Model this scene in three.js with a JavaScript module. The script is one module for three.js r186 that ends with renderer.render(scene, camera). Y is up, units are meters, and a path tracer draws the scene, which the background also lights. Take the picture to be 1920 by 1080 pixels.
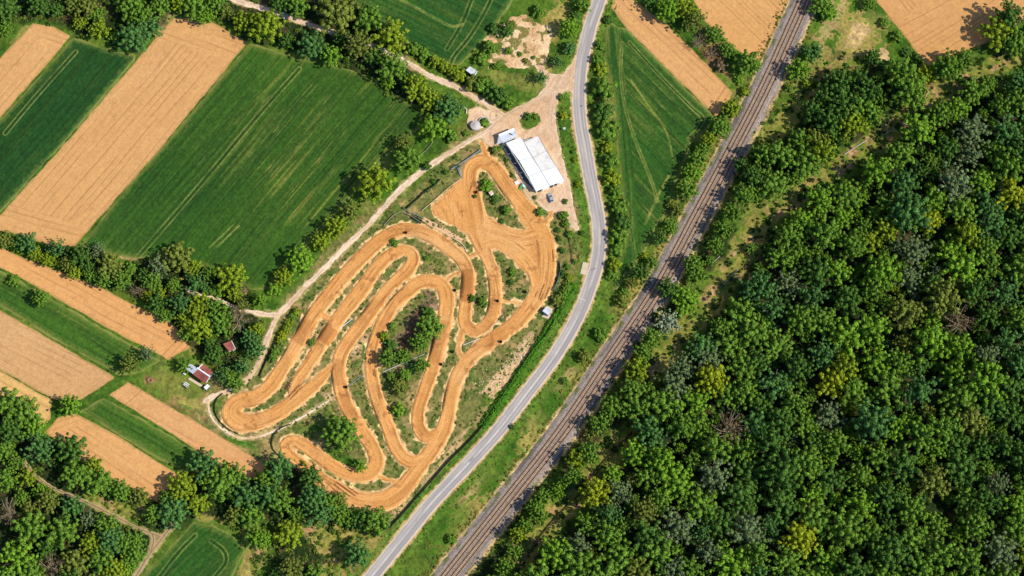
import * as THREE from 'three';
import { Sky } from 'three/addons/objects/Sky.js';
import { mergeGeometries } from 'three/addons/utils/BufferGeometryUtils.js';

// ---------- camera, sky, sun, exposure ----------
const FOV = 13, TILT = 17 * Math.PI / 180, DIST = 1137;
const scene = new THREE.Scene();
const camera = new THREE.PerspectiveCamera(FOV, 16 / 9, 5, 6000);
camera.position.set(0, DIST * Math.cos(TILT), DIST * Math.sin(TILT));
camera.up.set(0, 0, -1);
camera.lookAt(0, 0, 0);
const renderer = new THREE.WebGLRenderer({ antialias: true });
renderer.setSize(1024, 576);
renderer.toneMapping = THREE.LinearToneMapping;
renderer.toneMappingExposure = 1.05;
renderer.shadowMap.enabled = true;
const SUN = new THREE.Vector3(1, 1.02, 0.26).normalize();
const sky = new Sky();
sky.name = 'sky';
sky.scale.setScalar(5000);
{ const u = sky.material.uniforms; u.sunPosition.value.copy(SUN); u.turbidity.value = 3; u.rayleigh.value = 1.2; u.mieCoefficient.value = 0.004; u.mieDirectionalG.value = 0.8; }
sky.userData.kind = 'structure';
scene.add(sky);
scene.environmentIntensity = 0.18;
const sun = new THREE.DirectionalLight(new THREE.Color(1, 0.94, 0.82), 4.8);
sun.name = 'sun';
sun.position.copy(SUN).multiplyScalar(600);
sun.castShadow = true;
sun.shadow.camera.left = -320; sun.shadow.camera.right = 320; sun.shadow.camera.top = 240; sun.shadow.camera.bottom = -240; sun.shadow.camera.far = 1400;
sun.shadow.mapSize.set(4096, 4096);
scene.add(sun);

// ---------- numbers ----------
function rngOf(seed) { let a = seed >>> 0; return () => { a = (a + 0x6D2B79F5) | 0; let t = Math.imul(a ^ (a >>> 15), 1 | a); t = (t + Math.imul(t ^ (t >>> 7), 61 | t)) ^ t; return ((t ^ (t >>> 14)) >>> 0) / 4294967296; }; }
const TAB = new Float32Array(65536); { const r = rngOf(91); for (let i = 0; i < 65536; i++) TAB[i] = r(); }
const hash = (ix, iy) => TAB[((ix & 255) << 8 | (iy & 255)) ^ ((ix >> 8) * 7919 + (iy >> 8) * 104729 & 65535)];
function vn(x, y) { // value noise 0..1
  const ix = Math.floor(x), iy = Math.floor(y); let fx = x - ix, fy = y - iy; fx = fx * fx * (3 - 2 * fx); fy = fy * fy * (3 - 2 * fy);
  const a = hash(ix, iy), b = hash(ix + 1, iy), c = hash(ix, iy + 1), d = hash(ix + 1, iy + 1);
  return a + (b - a) * fx + (c - a) * fy + (a - b - c + d) * fx * fy;
}
const fbm = (x, y, n = 3) => { let s = 0, a = 0.5, t = 0; for (let i = 0; i < n; i++) { s += a * vn(x, y); t += a; a *= 0.5; x = x * 2.03 + 17.3; y = y * 2.03 + 9.1; } return s / t; };
const sm = (a, b, x) => { const t = Math.min(1, Math.max(0, (x - a) / (b - a))); return t * t * (3 - 2 * t); };
const lerp = (a, b, t) => a + (b - a) * t;
const mixc = (c, d, t) => { c[0] += (d[0] - c[0]) * t; c[1] += (d[1] - c[1]) * t; c[2] += (d[2] - c[2]) * t; return c; };

// ---------- survey: where a point of the survey photograph (1920 x 1080) lies on the land, in metres ----------
const TANH = Math.tan(FOV * Math.PI / 360), CP = camera.position;
function land(px, py, h = 0) {
  const dx = (px - 960) / 540 * TANH, dy = (540 - py) / 540 * TANH, c = Math.cos(TILT), s = Math.sin(TILT);
  const rx = dx, ry = -c + dy * s, rz = -s - dy * c, t = (h - CP.y) / ry;
  return new THREE.Vector3(CP.x + rx * t, h, CP.z + rz * t);
}
const MPP = 2 * DIST * TANH / 1080; // metres per survey pixel
const landPoly = (a) => a.map(([x, y]) => { const p = land(x, y); return [p.x, p.z]; });
const B0 = land(-60, -60), B1 = land(1980, 1140);
const GX0 = -262, GX1 = 262, GZ0 = -168, GZ1 = 158; // the mapped land

// ---------- naming ----------
const used = new Map();
function numbered(name) { const n = used.get(name) ?? 0; used.set(name, n + 1); return n ? name + '_' + String(n).padStart(3, '0') : name; }
function thing(name, label, category, pos, turn = 0, group) {
  const o = new THREE.Group(); o.name = numbered(name); o.position.copy(pos); o.rotation.y = turn;
  o.userData = { label, category }; if (group) o.userData.group = group;
  scene.add(o); return o;
}
function part(name, geo, mat, parent, label) { const m = new THREE.Mesh(geo, mat); m.name = name; m.castShadow = m.receiveShadow = true; if (label) m.userData.label = label; parent.add(m); return m; }
function struct(name, geo, mat, label) { const m = new THREE.Mesh(geo, mat); m.name = numbered(name); m.castShadow = m.receiveShadow = true; m.userData.kind = 'structure'; if (label) m.userData.label = label; scene.add(m); return m; }

// ---------- distance fields on the land ----------
function polySd(P) { // positive inside, metres
  const n = P.length;
  return (x, z) => {
    let d = 1e9, inside = false;
    for (let i = 0, j = n - 1; i < n; j = i++) {
      const ax = P[j][0], az = P[j][1], bx = P[i][0], bz = P[i][1], ex = bx - ax, ez = bz - az, wx = x - ax, wz = z - az;
      const t = Math.min(1, Math.max(0, (wx * ex + wz * ez) / (ex * ex + ez * ez + 1e-9))), qx = wx - ex * t, qz = wz - ez * t;
      d = Math.min(d, qx * qx + qz * qz);
      if ((az > z) !== (bz > z) && x < ax + (z - az) / (bz - az) * ex) inside = !inside;
    }
    d = Math.sqrt(d); return inside ? d : -d;
  };
}
function smooth(pts, step = 1, closed = false) { // pts [x,z,hw] -> resampled Catmull-Rom with running length
  const c = new THREE.CatmullRomCurve3(pts.map((p) => new THREE.Vector3(p[0], p[2] ?? 0, p[1])), closed, 'centripetal');
  const L = c.getLength(), n = Math.max(2, Math.ceil(L / step)), out = [];
  c.arcLengthDivisions = n * 4; c.updateArcLengths();
  for (let i = 0; i <= n; i++) { const p = c.getPointAt(i / n); out.push([p.x, p.z, p.y, L * i / n]); }
  return out;
}
const landLine = (a, hw) => smooth(a.map(([x, y, w]) => { const p = land(x, y); return [p.x, p.z, (w ?? hw) * MPP]; }));
class Lines { // nearest point on a set of polylines, through a coarse hash
  constructor(lines, reach = 14) {
    this.cell = 8; this.map = new Map(); this.lines = lines;
    lines.forEach((l, k) => { for (let i = 0; i + 1 < l.length; i++) {
      const x0 = Math.floor((Math.min(l[i][0], l[i + 1][0]) - reach) / 8), x1 = Math.floor((Math.max(l[i][0], l[i + 1][0]) + reach) / 8);
      const z0 = Math.floor((Math.min(l[i][1], l[i + 1][1]) - reach) / 8), z1 = Math.floor((Math.max(l[i][1], l[i + 1][1]) + reach) / 8);
      for (let a = x0; a <= x1; a++) for (let b = z0; b <= z1; b++) { const key = a * 4096 + b; let q = this.map.get(key); if (!q) this.map.set(key, q = []); q.push(k, i); }
    } });
  }
  at(x, z, out) { // best = largest (halfwidth - distance)
    out.d = -99; const q = this.map.get(Math.floor(x / 8) * 4096 + Math.floor(z / 8)); if (!q) return out;
    for (let m = 0; m < q.length; m += 2) {
      const l = this.lines[q[m]], A = l[q[m + 1]], B = l[q[m + 1] + 1], ex = B[0] - A[0], ez = B[1] - A[1], wx = x - A[0], wz = z - A[1];
      const t = Math.min(1, Math.max(0, (wx * ex + wz * ez) / (ex * ex + ez * ez + 1e-9))), qx = wx - ex * t, qz = wz - ez * t, dist = Math.sqrt(qx * qx + qz * qz), hw = A[2] + (B[2] - A[2]) * t;
      if (hw - dist > out.d) { out.d = hw - dist; out.off = (ex * qz - ez * qx > 0 ? 1 : -1) * dist; out.hw = hw; out.s = A[3] + (B[3] - A[3]) * t; out.k = q[m]; }
    }
    return out;
  }
}

// ---------- textures and sheets ----------
function picture(x0, z0, x1, z1, res, fn, withBump) { // fn(x, z, c) fills c with sRGB 0..255 and returns a height 0..1
  const w = Math.min(2048, Math.ceil((x1 - x0) / res)), h = Math.min(2048, Math.ceil((z1 - z0) / res));
  const data = new Uint8Array(w * h * 4), bump = withBump ? new Uint8Array(w * h * 4) : null, c = [0, 0, 0];
  for (let j = 0, o = 0; j < h; j++) for (let i = 0; i < w; i++, o += 4) {
    const v = fn(x0 + (i + 0.5) / w * (x1 - x0), z0 + (j + 0.5) / h * (z1 - z0), c) ?? 0.5;
    for (let k = 0; k < 3; k++) data[o + k] = Math.max(0, Math.min(255, c[k]));
    data[o + 3] = 255;
    if (bump) { bump[o] = bump[o + 1] = bump[o + 2] = Math.max(0, Math.min(255, v * 255)); bump[o + 3] = 255; }
  }
  const make = (d, srgb) => { const t = new THREE.DataTexture(d, w, h, THREE.RGBAFormat); t.magFilter = THREE.LinearFilter; t.minFilter = THREE.LinearFilter; if (srgb) t.colorSpace = THREE.SRGBColorSpace; t.needsUpdate = true; return t; };
  return { map: make(data, true), bumpMap: bump ? make(bump, false) : null };
}
function sheetGeo(sd, x0, z0, x1, z1, cell, yOf) { // marching squares over sd > 0
  const nx = Math.ceil((x1 - x0) / cell), nz = Math.ceil((z1 - z0) / cell), D = new Float32Array((nx + 1) * (nz + 1));
  for (let j = 0; j <= nz; j++) for (let i = 0; i <= nx; i++) D[j * (nx + 1) + i] = sd(x0 + i * cell, z0 + j * cell);
  const pos = [], uv = [], idx = [], ids = new Map();
  const vert = (x, z, d) => { pos.push(x, yOf(x, z, d), z); uv.push((x - x0) / (x1 - x0), (z - z0) / (z1 - z0)); return pos.length / 3 - 1; };
  const corner = (i, j) => { const key = (j * (nx + 1) + i) * 3; let v = ids.get(key); if (v === undefined) ids.set(key, v = vert(x0 + i * cell, z0 + j * cell, D[j * (nx + 1) + i])); return v; };
  const edge = (i, j, k) => { const key = (j * (nx + 1) + i) * 3 + 1 + k; let v = ids.get(key); if (v === undefined) { const a = D[j * (nx + 1) + i], b = k ? D[(j + 1) * (nx + 1) + i] : D[j * (nx + 1) + i + 1], t = a / (a - b); ids.set(key, v = vert(x0 + (i + (k ? 0 : t)) * cell, z0 + (j + (k ? t : 0)) * cell, 0)); } return v; };
  for (let j = 0; j < nz; j++) for (let i = 0; i < nx; i++) {
    const c = [[i, j], [i, j + 1], [i + 1, j + 1], [i + 1, j]], e = [[i, j, 1], [i, j + 1, 0], [i + 1, j, 1], [i, j, 0]], v = c.map(([a, b]) => D[b * (nx + 1) + a] > 0);
    if (!(v[0] || v[1] || v[2] || v[3])) continue;
    const poly = [];
    for (let k = 0; k < 4; k++) { if (v[k]) poly.push(corner(...c[k])); if (v[k] !== v[(k + 1) & 3]) poly.push(edge(...e[k])); }
    for (let k = 2; k < poly.length; k++) idx.push(poly[0], poly[k - 1], poly[k]);
  }
  const g = new THREE.BufferGeometry();
  g.setAttribute('position', new THREE.Float32BufferAttribute(pos, 3)); g.setAttribute('uv', new THREE.Float32BufferAttribute(uv, 2)); g.setIndex(idx); g.computeVertexNormals();
  return g;
}
const bounds = (P, m = 1) => { let a = 1e9, b = 1e9, c = -1e9, d = -1e9; for (const [x, z] of P) { a = Math.min(a, x); b = Math.min(b, z); c = Math.max(c, x); d = Math.max(d, z); } return [a - m, b - m, c + m, d + m]; };
const std = (o) => new THREE.MeshPhysicalMaterial({ roughness: 0.95, metalness: 0, specularIntensity: (o.roughness ?? 1) > .7 ? .25 : 1, ...o });
const lin = (r, g, b) => new THREE.Color().setRGB(r / 255, g / 255, b / 255, THREE.SRGBColorSpace);
// ---------- the roads, tracks and railway as lines on the land ----------
const PAVED = landLine([[1146, -60], [1124, 0], [1108, 45], [1099, 80], [1090, 120], [1086, 160], [1086, 200], [1090, 240], [1096, 272], [1106, 330], [1115, 375], [1122, 415], [1124, 450], [1120, 490], [1108, 532], [1085, 590], [1041, 666], [985, 741], [930, 812], [868, 880], [812, 940], [755, 1010], [698, 1080], [640, 1150]], 12.6);
const GRAVEL = [
  landLine([[1076, 136], [1052, 160], [1022, 178], [985, 198], [950, 216], [915, 244], [872, 269], [830, 295], [780, 330], [730, 377], [692, 420], [640, 470], [605, 507], [570, 540], [542, 570], [522, 592], [506, 622], [495, 657], [482, 687], [465, 710], [440, 728], [412, 738], [386, 750]], 4.9),
  landLine([[405, -25], [442, 0], [485, 13], [530, 28], [562, 40], [615, 58], [660, 74], [710, 92], [757, 113], [805, 142], [855, 163], [905, 191], [945, 217]], 5.4),
  landLine([[520, 591], [500, 590], [480, 586]], 5),
  landLine([[1040, 170], [1036, 200], [1034, 240], [1040, 290], [1052, 330], [1062, 370], [1072, 420]], 5.4),
  landLine([[940, 215], [925, 226], [900, 214], [884, 224]], 4),
  landLine([[45, 865], [68, 893], [100, 915], [140, 932], [180, 950], [220, 970], [258, 990], [300, 1006]], 2.7),
  landLine([[322, 985], [305, 1008], [280, 1040], [258, 1075], [230, 1120]], 4.2),
  landLine([[285, 1000], [288, 1012], [282, 1036]], 3),
  landLine([[390, 752], [392, 770], [400, 788], [420, 806], [450, 821], [480, 820], [520, 806], [560, 786], [600, 762], [616, 752]], 1.9),
  landLine([[345, 540], [372, 552], [400, 558], [430, 572], [455, 582], [482, 586]], 2.6),
];
const RAIL = smooth([[1530, -60], [1508, 0], [1475, 75], [1441, 150], [1411, 211], [1380, 270], [1308, 405], [1235, 540], [1150, 668], [1054, 810], [950, 943], [843, 1078], [795, 1140]].map(([x, y]) => { const p = land(x, y); return [p.x, p.z, 6.3]; }));
// motocross track: centre lines, half widths in survey pixels
const T = [
  [[893, 622, 10], [880, 616, 11], [872, 603, 11], [873, 577, 11], [877, 540, 11.5], [878, 512, 11.5], [867, 488, 12], [842, 465, 12], [805, 442, 12], [760, 430, 12], [717, 449, 12.5], [680, 482, 13], [642, 522, 13], [612, 560, 13], [589, 590, 13], [560, 640, 12], [530, 690, 12], [503, 728, 13], [478, 746, 14], [452, 752, 14], [437, 763, 15.5], [434, 776, 16.5], [446, 790, 16.5], [470, 793, 15.5], [500, 784, 13], [530, 768, 13], [560, 745, 13], [590, 722, 11], [616, 697, 8], [630, 680, 7]],
  [[547, 740, 6], [558, 716, 9], [576, 688, 10], [597, 655, 11], [616, 626, 12], [636, 596, 12], [656, 571, 13], [680, 541, 13], [705, 504, 12], [730, 480, 11], [752, 469, 10], [770, 473, 10], [775, 487, 11], [766, 505, 11], [748, 522, 11], [728, 541, 10], [705, 572, 11], [680, 606, 12], [656, 638, 12], [640, 664, 12], [634, 690, 12], [637, 720, 12], [646, 752, 12], [661, 780, 12], [678, 808, 12], [692, 828, 12], [703, 848, 12], [706, 867, 13], [696, 885, 13], [675, 892, 12], [648, 887, 11], [616, 869, 11], [588, 848, 11], [566, 832, 11], [548, 826, 9], [536, 832, 9], [538, 846, 9], [565, 869, 9], [597, 894, 11], [630, 916, 13], [660, 934, 15], [692, 942, 16], [725, 938, 17], [752, 920, 16], [775, 892, 13], [794, 866, 12], [814, 838, 13], [832, 805, 13], [841, 775, 12], [847, 742, 12], [858, 706, 12], [877, 675, 12], [905, 650, 13], [937, 628, 13], [962, 610, 13], [985, 586, 14], [1004, 561, 15], [1018, 536, 16], [1024, 508, 16], [1024, 472, 15], [1014, 434, 14], [996, 402, 13], [970, 373, 14], [950, 348, 14], [935, 325, 13.5], [920, 309, 13], [900, 303, 13], [884, 314, 13], [880, 335, 13], [886, 370, 16], [892, 405, 18], [897, 435, 18], [905, 462, 14], [915, 485, 11], [925, 512, 11], [929, 542, 11], [928, 568, 11], [922, 594, 11], [910, 611, 11], [893, 622, 10]],
  [[784, 780, 11], [786, 765, 11], [798, 728, 11], [811, 692, 11.5], [822, 652, 12], [831, 615, 12.5], [837, 578, 13], [837, 552, 13], [826, 533, 12], [806, 527, 12], [785, 532, 12], [764, 548, 12], [741, 570, 11.5], [720, 600, 11], [706, 632, 11], [698, 660, 11], [697, 695, 11], [702, 730, 11], [713, 766, 11], [730, 806, 11.5], [741, 836, 11.5], [757, 858, 11], [778, 867, 11], [796, 860, 11]],
  [[784, 780, 11], [785, 800, 11], [793, 815, 11], [808, 820, 10], [822, 812, 9]],
  [[905, 462, 12], [920, 452, 12], [940, 455, 13], [962, 466, 13], [984, 484, 13], [1000, 506, 12], [1006, 532, 10]],
  [[900, 425, 16], [935, 435, 15], [975, 446, 13], [1005, 440, 12]],
  [[590, 578, 4], [604, 590, 6], [622, 600, 6]],
  [[742, 522, 4], [770, 524, 5], [790, 530, 5]],
  [[832, 530, 3], [850, 516, 3.5], [866, 510, 4]],
  [[878, 482, 4], [890, 478, 4.5], [902, 470, 5]],
  [[872, 612, 5], [864, 632, 6], [860, 655, 5], [866, 672, 6]],
  [[938, 566, 2.5], [958, 566, 3], [976, 570, 4], [988, 578, 5]],
  [[905, 270, 6], [910, 285, 6], [915, 302, 7]],
  [[1036, 398, 4], [1026, 414, 5], [1018, 428, 6]],
  [[784, 888, 5], [760, 905, 6], [728, 900, 5], [708, 892, 4]],
  [[620, 690, 7], [600, 705, 7], [580, 722, 6]],
];
const TRACK = T.map((a) => landLine(a.map(([x, y, w]) => [x, y, w > 8 ? w * 1.13 + .3 : w])));
const trackLines = new Lines(TRACK), pavedLines = new Lines([PAVED], 16), gravelLines = new Lines(GRAVEL), railLines = new Lines([RAIL], 16);
const PLAZA = landPoly([[866, 334], [838, 358], [808, 388], [812, 403], [850, 424], [882, 446], [893, 472], [908, 468], [930, 448], [918, 420], [902, 392], [894, 362], [888, 340]]);
const plazaA = polySd(PLAZA), plazaB = polySd(landPoly([[945, 342], [962, 345], [986, 373], [1010, 402], [1029, 425], [1039, 450], [1043, 480], [1041, 510], [1033, 540], [1020, 562], [1000, 572], [986, 562], [994, 540], [995, 527], [990, 516], [957, 485], [936, 470], [926, 467], [916, 474], [905, 462], [904, 430], [902, 392], [912, 402], [922, 408], [945, 425], [966, 437], [981, 441], [987, 431], [977, 415], [962, 386], [940, 363]]));
const plazaSd = (x, z) => Math.max(plazaA(x, z), plazaB(x, z));
const YARD = landPoly([[1079, 104], [1070, 122], [1054, 138], [1040, 141], [1028, 138], [1014, 116], [1000, 112], [1004, 124], [1018, 146], [1024, 160], [1010, 180], [985, 194], [948, 212], [918, 240], [904, 258], [922, 278], [940, 272], [952, 290], [975, 345], [990, 368], [1005, 376], [1022, 392], [1040, 398], [1052, 408], [1062, 418], [1078, 432], [1086, 428], [1075, 390], [1067, 340], [1052, 285], [1043, 245], [1042, 205], [1052, 178], [1060, 170], [1070, 172], [1076, 190], [1082, 150]]);
const yardSd = polySd(YARD), isleSd = polySd(landPoly([[973, 226], [985, 214], [1000, 211], [1014, 216], [1015, 228], [1004, 240], [988, 244], [977, 238]]));
const forecourtSd = polySd(landPoly([[880, 206], [900, 200], [930, 212], [926, 226], [906, 240], [890, 244], [878, 232]]));
const sandSd = polySd(landPoly([[912, 62], [930, 52], [962, 30], [985, 22], [1000, 34], [1022, 48], [1030, 62], [1026, 92], [1022, 118], [1012, 128], [996, 118], [980, 132], [955, 130], [938, 118], [916, 124], [908, 112], [930, 98], [936, 84], [920, 78]]));
const q1 = {}, q2 = {}, q3 = {};
const trackSd = (x, z) => Math.max(trackLines.at(x, z, q1).d, plazaSd(x, z));
const gravelSd = (x, z) => Math.max(gravelLines.at(x, z, q2).d, Math.min(yardSd(x, z), -isleSd(x, z)), forecourtSd(x, z));
const FOREST = landPoly([[1580, 120], [1500, 200], [1440, 250], [1390, 340], [1395, 420], [1330, 470], [1300, 540], [1250, 600], [1190, 690], [1130, 780], [1090, 850], [1010, 950], [930, 1060], [880, 1150], [2000, 1150], [2000, 60], [1900, 90], [1820, 120], [1700, 150]]);
const forestSd = polySd(FOREST);
const WOODS = landPoly([[-80, 720], [60, 780], [110, 830], [170, 900], [260, 950], [330, 900], [400, 850], [470, 880], [560, 850], [640, 930], [720, 990], [640, 1080], [620, 1150], [460, 1150], [470, 1020], [380, 970], [320, 990], [250, 1090], [200, 1150], [-80, 1150]]);
const woodsSd = polySd(WOODS);
const BELT = landPoly([[-60, 430], [60, 450], [150, 465], [260, 490], [380, 500], [480, 545], [500, 600], [480, 650], [450, 720], [400, 690], [360, 650], [300, 580], [180, 530], [60, 480], [-60, 455]]), beltSd = polySd(BELT);
const BELT2 = landPoly([[-60, -60], [640, -60], [720, 40], [790, 140], [860, 200], [850, 260], [790, 220], [740, 195], [640, 130], [470, 78], [380, 40], [330, 35], [260, 100], [140, 68], [60, 40], [-60, 120]]), belt2Sd = polySd(BELT2);

// open sunny lanes through the forest
const LANES_PX = [[[1920, 100], [1850, 130], [1760, 178], [1700, 225], [1640, 265], [1560, 322], [1510, 365], [1450, 402], [1400, 446], [1385, 490], [1352, 540], [1318, 575], [1285, 612], [1252, 650], [1232, 690]], [[1190, 800], [1150, 850], [1100, 905], [1060, 955], [1020, 1000], [955, 1085]], [[1545, 20], [1560, 90], [1545, 140], [1500, 195], [1465, 235], [1440, 262]], [[1640, 50], [1600, 100], [1560, 120]], [[585, 985], [615, 1010], [645, 1050], [640, 1085]], [[690, 1010], [650, 1040], [610, 1085]], [[470, 1000], [478, 1050]], [[250, 950], [190, 925]]];
const laneLines = new Lines(LANES_PX.map((a) => landLine(a, 1)), 16);
// ---------- the land itself ----------
// patches of matter on the ground: [px, py, rx, ry, turn (deg), kind, strength]
const PATCH = [
  [960, 690, 60, 14, -48, 'sand', 1], [935, 705, 40, 8, -50, 'sand', .9], [985, 640, 26, 6, -52, 'sand', .9], [880, 800, 46, 6, -48, 'sand', .6], [845, 850, 40, 6, -48, 'sand', .7], [800, 910, 50, 10, -45, 'sand', .7], [760, 955, 30, 8, -40, 'sand', .8],
  [548, 722, 9, 24, 40, 'mud', .9], [1492, 212, 20, 70, 33, 'dry', .9], [1456, 285, 13, 60, 33, 'earth', .5], [1527, 135, 18, 60, 33, 'dry', .7], [1510, 190, 6, 60, 33, 'sand', .6], [1575, 95, 10, 50, 30, 'earth', .5], [1420, 345, 8, 50, 33, 'dry', .8], [1025, 130, 12, 22, 30, 'dry', .8], [1040, 40, 24, 40, 20, 'dry', .9], [960, 150, 60, 16, 10, 'dry', .5], [905, 185, 40, 6, 30, 'dry', .8], [770, 110, 20, 4, 32, 'dry', .6],
  [1600, 60, 50, 60, 30, 'dry', .9], [1560, 40, 14, 46, 25, 'sand', .5], [1610, 60, 16, 30, 35, 'sand', .7], [1655, 105, 22, 12, 20, 'sand', .9], [1590, 125, 28, 6, 10, 'earth', .8], [1530, 160, 14, 50, 35, 'earth', .7], [1500, 190, 12, 40, 35, 'dry', .9], [1470, 240, 16, 40, 35, 'dry', .8],
  [1745, 165, 40, 10, -28, 'earth', .8], [1680, 225, 40, 12, -32, 'dry', .9], [1640, 260, 60, 8, -32, 'earth', .6], [1560, 320, 70, 10, -36, 'earth', .7], [1470, 390, 60, 14, -38, 'dry', .9], [1400, 460, 60, 24, -45, 'dry', .9], [1350, 545, 40, 18, -50, 'earth', .8], [1325, 580, 30, 20, -50, 'dry', 1], [1270, 640, 34, 14, -50, 'earth', .6], [1230, 700, 36, 12, -50, 'dry', .9],
  [1095, 825, 26, 14, -50, 'earth', .9], [1150, 830, 40, 18, -48, 'dry', .9], [1080, 920, 60, 12, -52, 'dry', .8], [1060, 960, 30, 10, -48, 'sand', .6], [985, 1000, 70, 10, -50, 'dry', .9], [1010, 1050, 22, 24, 10, 'earth', .8],
  [640, 1030, 60, 50, 0, 'dry', 1], [590, 1000, 30, 12, -40, 'sand', .6], [610, 1060, 40, 12, 0, 'sand', .6], [660, 1060, 30, 14, 20, 'earth', .5], [700, 1070, 20, 30, 30, 'lush', .5], [478, 1040, 16, 40, 20, 'dry', .9],
  [250, 955, 60, 10, 28, 'dry', .7], [180, 930, 50, 9, 28, 'dry', .7], [100, 890, 40, 8, 30, 'earth', .6], [380, 962, 40, 16, 10, 'dry', .8],
  [775, 610, 20, 52, 22, 'chips', 1], [803, 575, 14, 12, 0, 'chips', .8], [765, 690, 34, 8, -20, 'sand', .8], [676, 648, 10, 20, 25, 'sand', .8], [625, 745, 18, 8, 10, 'sand', .8], [600, 760, 30, 6, -30, 'sand', .4], [590, 790, 30, 6, -10, 'dry', .5],
  [355, 757, 40, 12, 10, 'dry', .8], [330, 725, 40, 20, 20, 'dry', .35], [408, 745, 16, 8, 0, 'dry', .6], [281, 713, 10, 6, 0, 'earth', .9], [350, 770, 40, 12, 30, 'earth', .5], [380, 655, 40, 10, -15, 'dry', .7],
  [70, 555, 22, 16, 20, 'dry', .8], [100, 590, 40, 8, 30, 'dry', .5], [180, 640, 60, 8, 32, 'dry', .4],
  [230, 478, 40, 6, 18, 'sand', .8], [255, 488, 26, 5, 20, 'earth', .7], [195, 20, 16, 16, 0, 'earth', .9], [290, 28, 22, 14, 20, 'dry', .9], [300, 45, 12, 22, 35, 'sand', .6], [45, 60, 30, 8, -48, 'dry', .7],
  [1325, 80, 20, 40, -40, 'earth', .8], [1345, 125, 30, 10, 45, 'earth', .8], [1300, 65, 12, 30, -40, 'lush', .5], [1380, 175, 10, 10, 0, 'dry', .6], [1300, 330, 8, 90, 32, 'dry', .7], [1215, 500, 8, 70, 32, 'dry', .7], [1150, 600, 12, 90, 33, 'dry', .7], [1080, 700, 10, 70, 35, 'dry', .9], [1060, 715, 8, 30, 35, 'sand', .5], [1000, 810, 14, 60, 37, 'dry', .9], [900, 900, 18, 60, 38, 'dry', .7], [870, 970, 20, 60, 40, 'dry', .9], [870, 1040, 20, 30, 40, 'sand', .5], [890, 915, 6, 36, 38, 'sand', .5],
  [1120, 640, 20, 70, 35, 'lush', .8], [1040, 760, 20, 60, 36, 'lush', .7], [930, 880, 26, 60, 38, 'lush', .6], [840, 990, 24, 60, 40, 'lush', .6], [1070, 560, 10, 60, 30, 'lush', .7], [880, 840, 10, 80, 44, 'lush', 1], [800, 925, 9, 80, 44, 'lush', 1], [960, 740, 9, 60, 42, 'lush', 1], [1145, 330, 8, 120, -4, 'lush', .6], [1128, 330, 4, 80, -8, 'dry', .5], [1085, 330, 12, 90, -12, 'lush', .7],
  [600, 800, 40, 14, -20, 'lush', .5], [640, 860, 40, 16, 30, 'lush', .9], [660, 790, 30, 20, 20, 'lush', .7], [640, 400, 20, 60, 42, 'lush', .6], [740, 330, 20, 60, 42, 'lush', .6], [560, 510, 14, 50, 42, 'lush', .6], [405, 760, 10, 20, 20, 'lush', .6], [450, 830, 40, 8, 20, 'lush', .7],
].map(([px, py, rx, ry, a, kind, s]) => { const p = land(px, py), r = -a * Math.PI / 180; return { x: p.x, z: p.z, rx: rx * MPP, rz: ry * MPP, c: Math.cos(r), s: Math.sin(r), kind, k: s }; });
const KIND = { mud: [104, 74, 48], sand: [212, 172, 124], dry: [164, 144, 76], earth: [146, 108, 72], lush: [64, 102, 24], chips: [142, 112, 86] };
const grid = (() => { // patches per 8 m cell
  const m = new Map(); for (const p of PATCH) { const R = Math.max(p.rx, p.rz) * 1.6 + 3; for (let a = Math.floor((p.x - R) / 8); a <= Math.floor((p.x + R) / 8); a++) for (let b = Math.floor((p.z - R) / 8); b <= Math.floor((p.z + R) / 8); b++) { const k = a * 4096 + b; if (!m.has(k)) m.set(k, []); m.get(k).push(p); } } return m;
})();
function coarse(fn, step = 1) { // a distance field sampled once per metre
  const nx = Math.ceil((GX1 - GX0) / step) + 2, nz = Math.ceil((GZ1 - GZ0) / step) + 2, D = new Float32Array(nx * nz);
  for (let j = 0; j < nz; j++) for (let i = 0; i < nx; i++) D[j * nx + i] = fn(GX0 + i * step, GZ0 + j * step);
  return (x, z) => { const u = Math.min(nx - 2, Math.max(0, (x - GX0) / step)), v = Math.min(nz - 2, Math.max(0, (z - GZ0) / step)), i = u | 0, j = v | 0, a = u - i, b = v - j, o = j * nx + i; return (D[o] * (1 - a) + D[o + 1] * a) * (1 - b) + (D[o + nx] * (1 - a) + D[o + nx + 1] * a) * b; };
}
const trackC = coarse((x, z) => Math.max(-20, trackSd(x, z))), pavedC = coarse((x, z) => Math.max(-20, pavedLines.at(x, z, q1).d)), gravelC = coarse((x, z) => Math.max(-20, gravelSd(x, z))), railC = coarse((x, z) => Math.max(-20, railLines.at(x, z, q3).d)), woodC = coarse((x, z) => Math.max(-30, forestSd(x, z) + 4, woodsSd(x, z), beltSd(x, z) + 1, belt2Sd(x, z)), 2), laneC = coarse((x, z) => Math.min(30, -laneLines.at(x, z, q3).d), 2);
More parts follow.
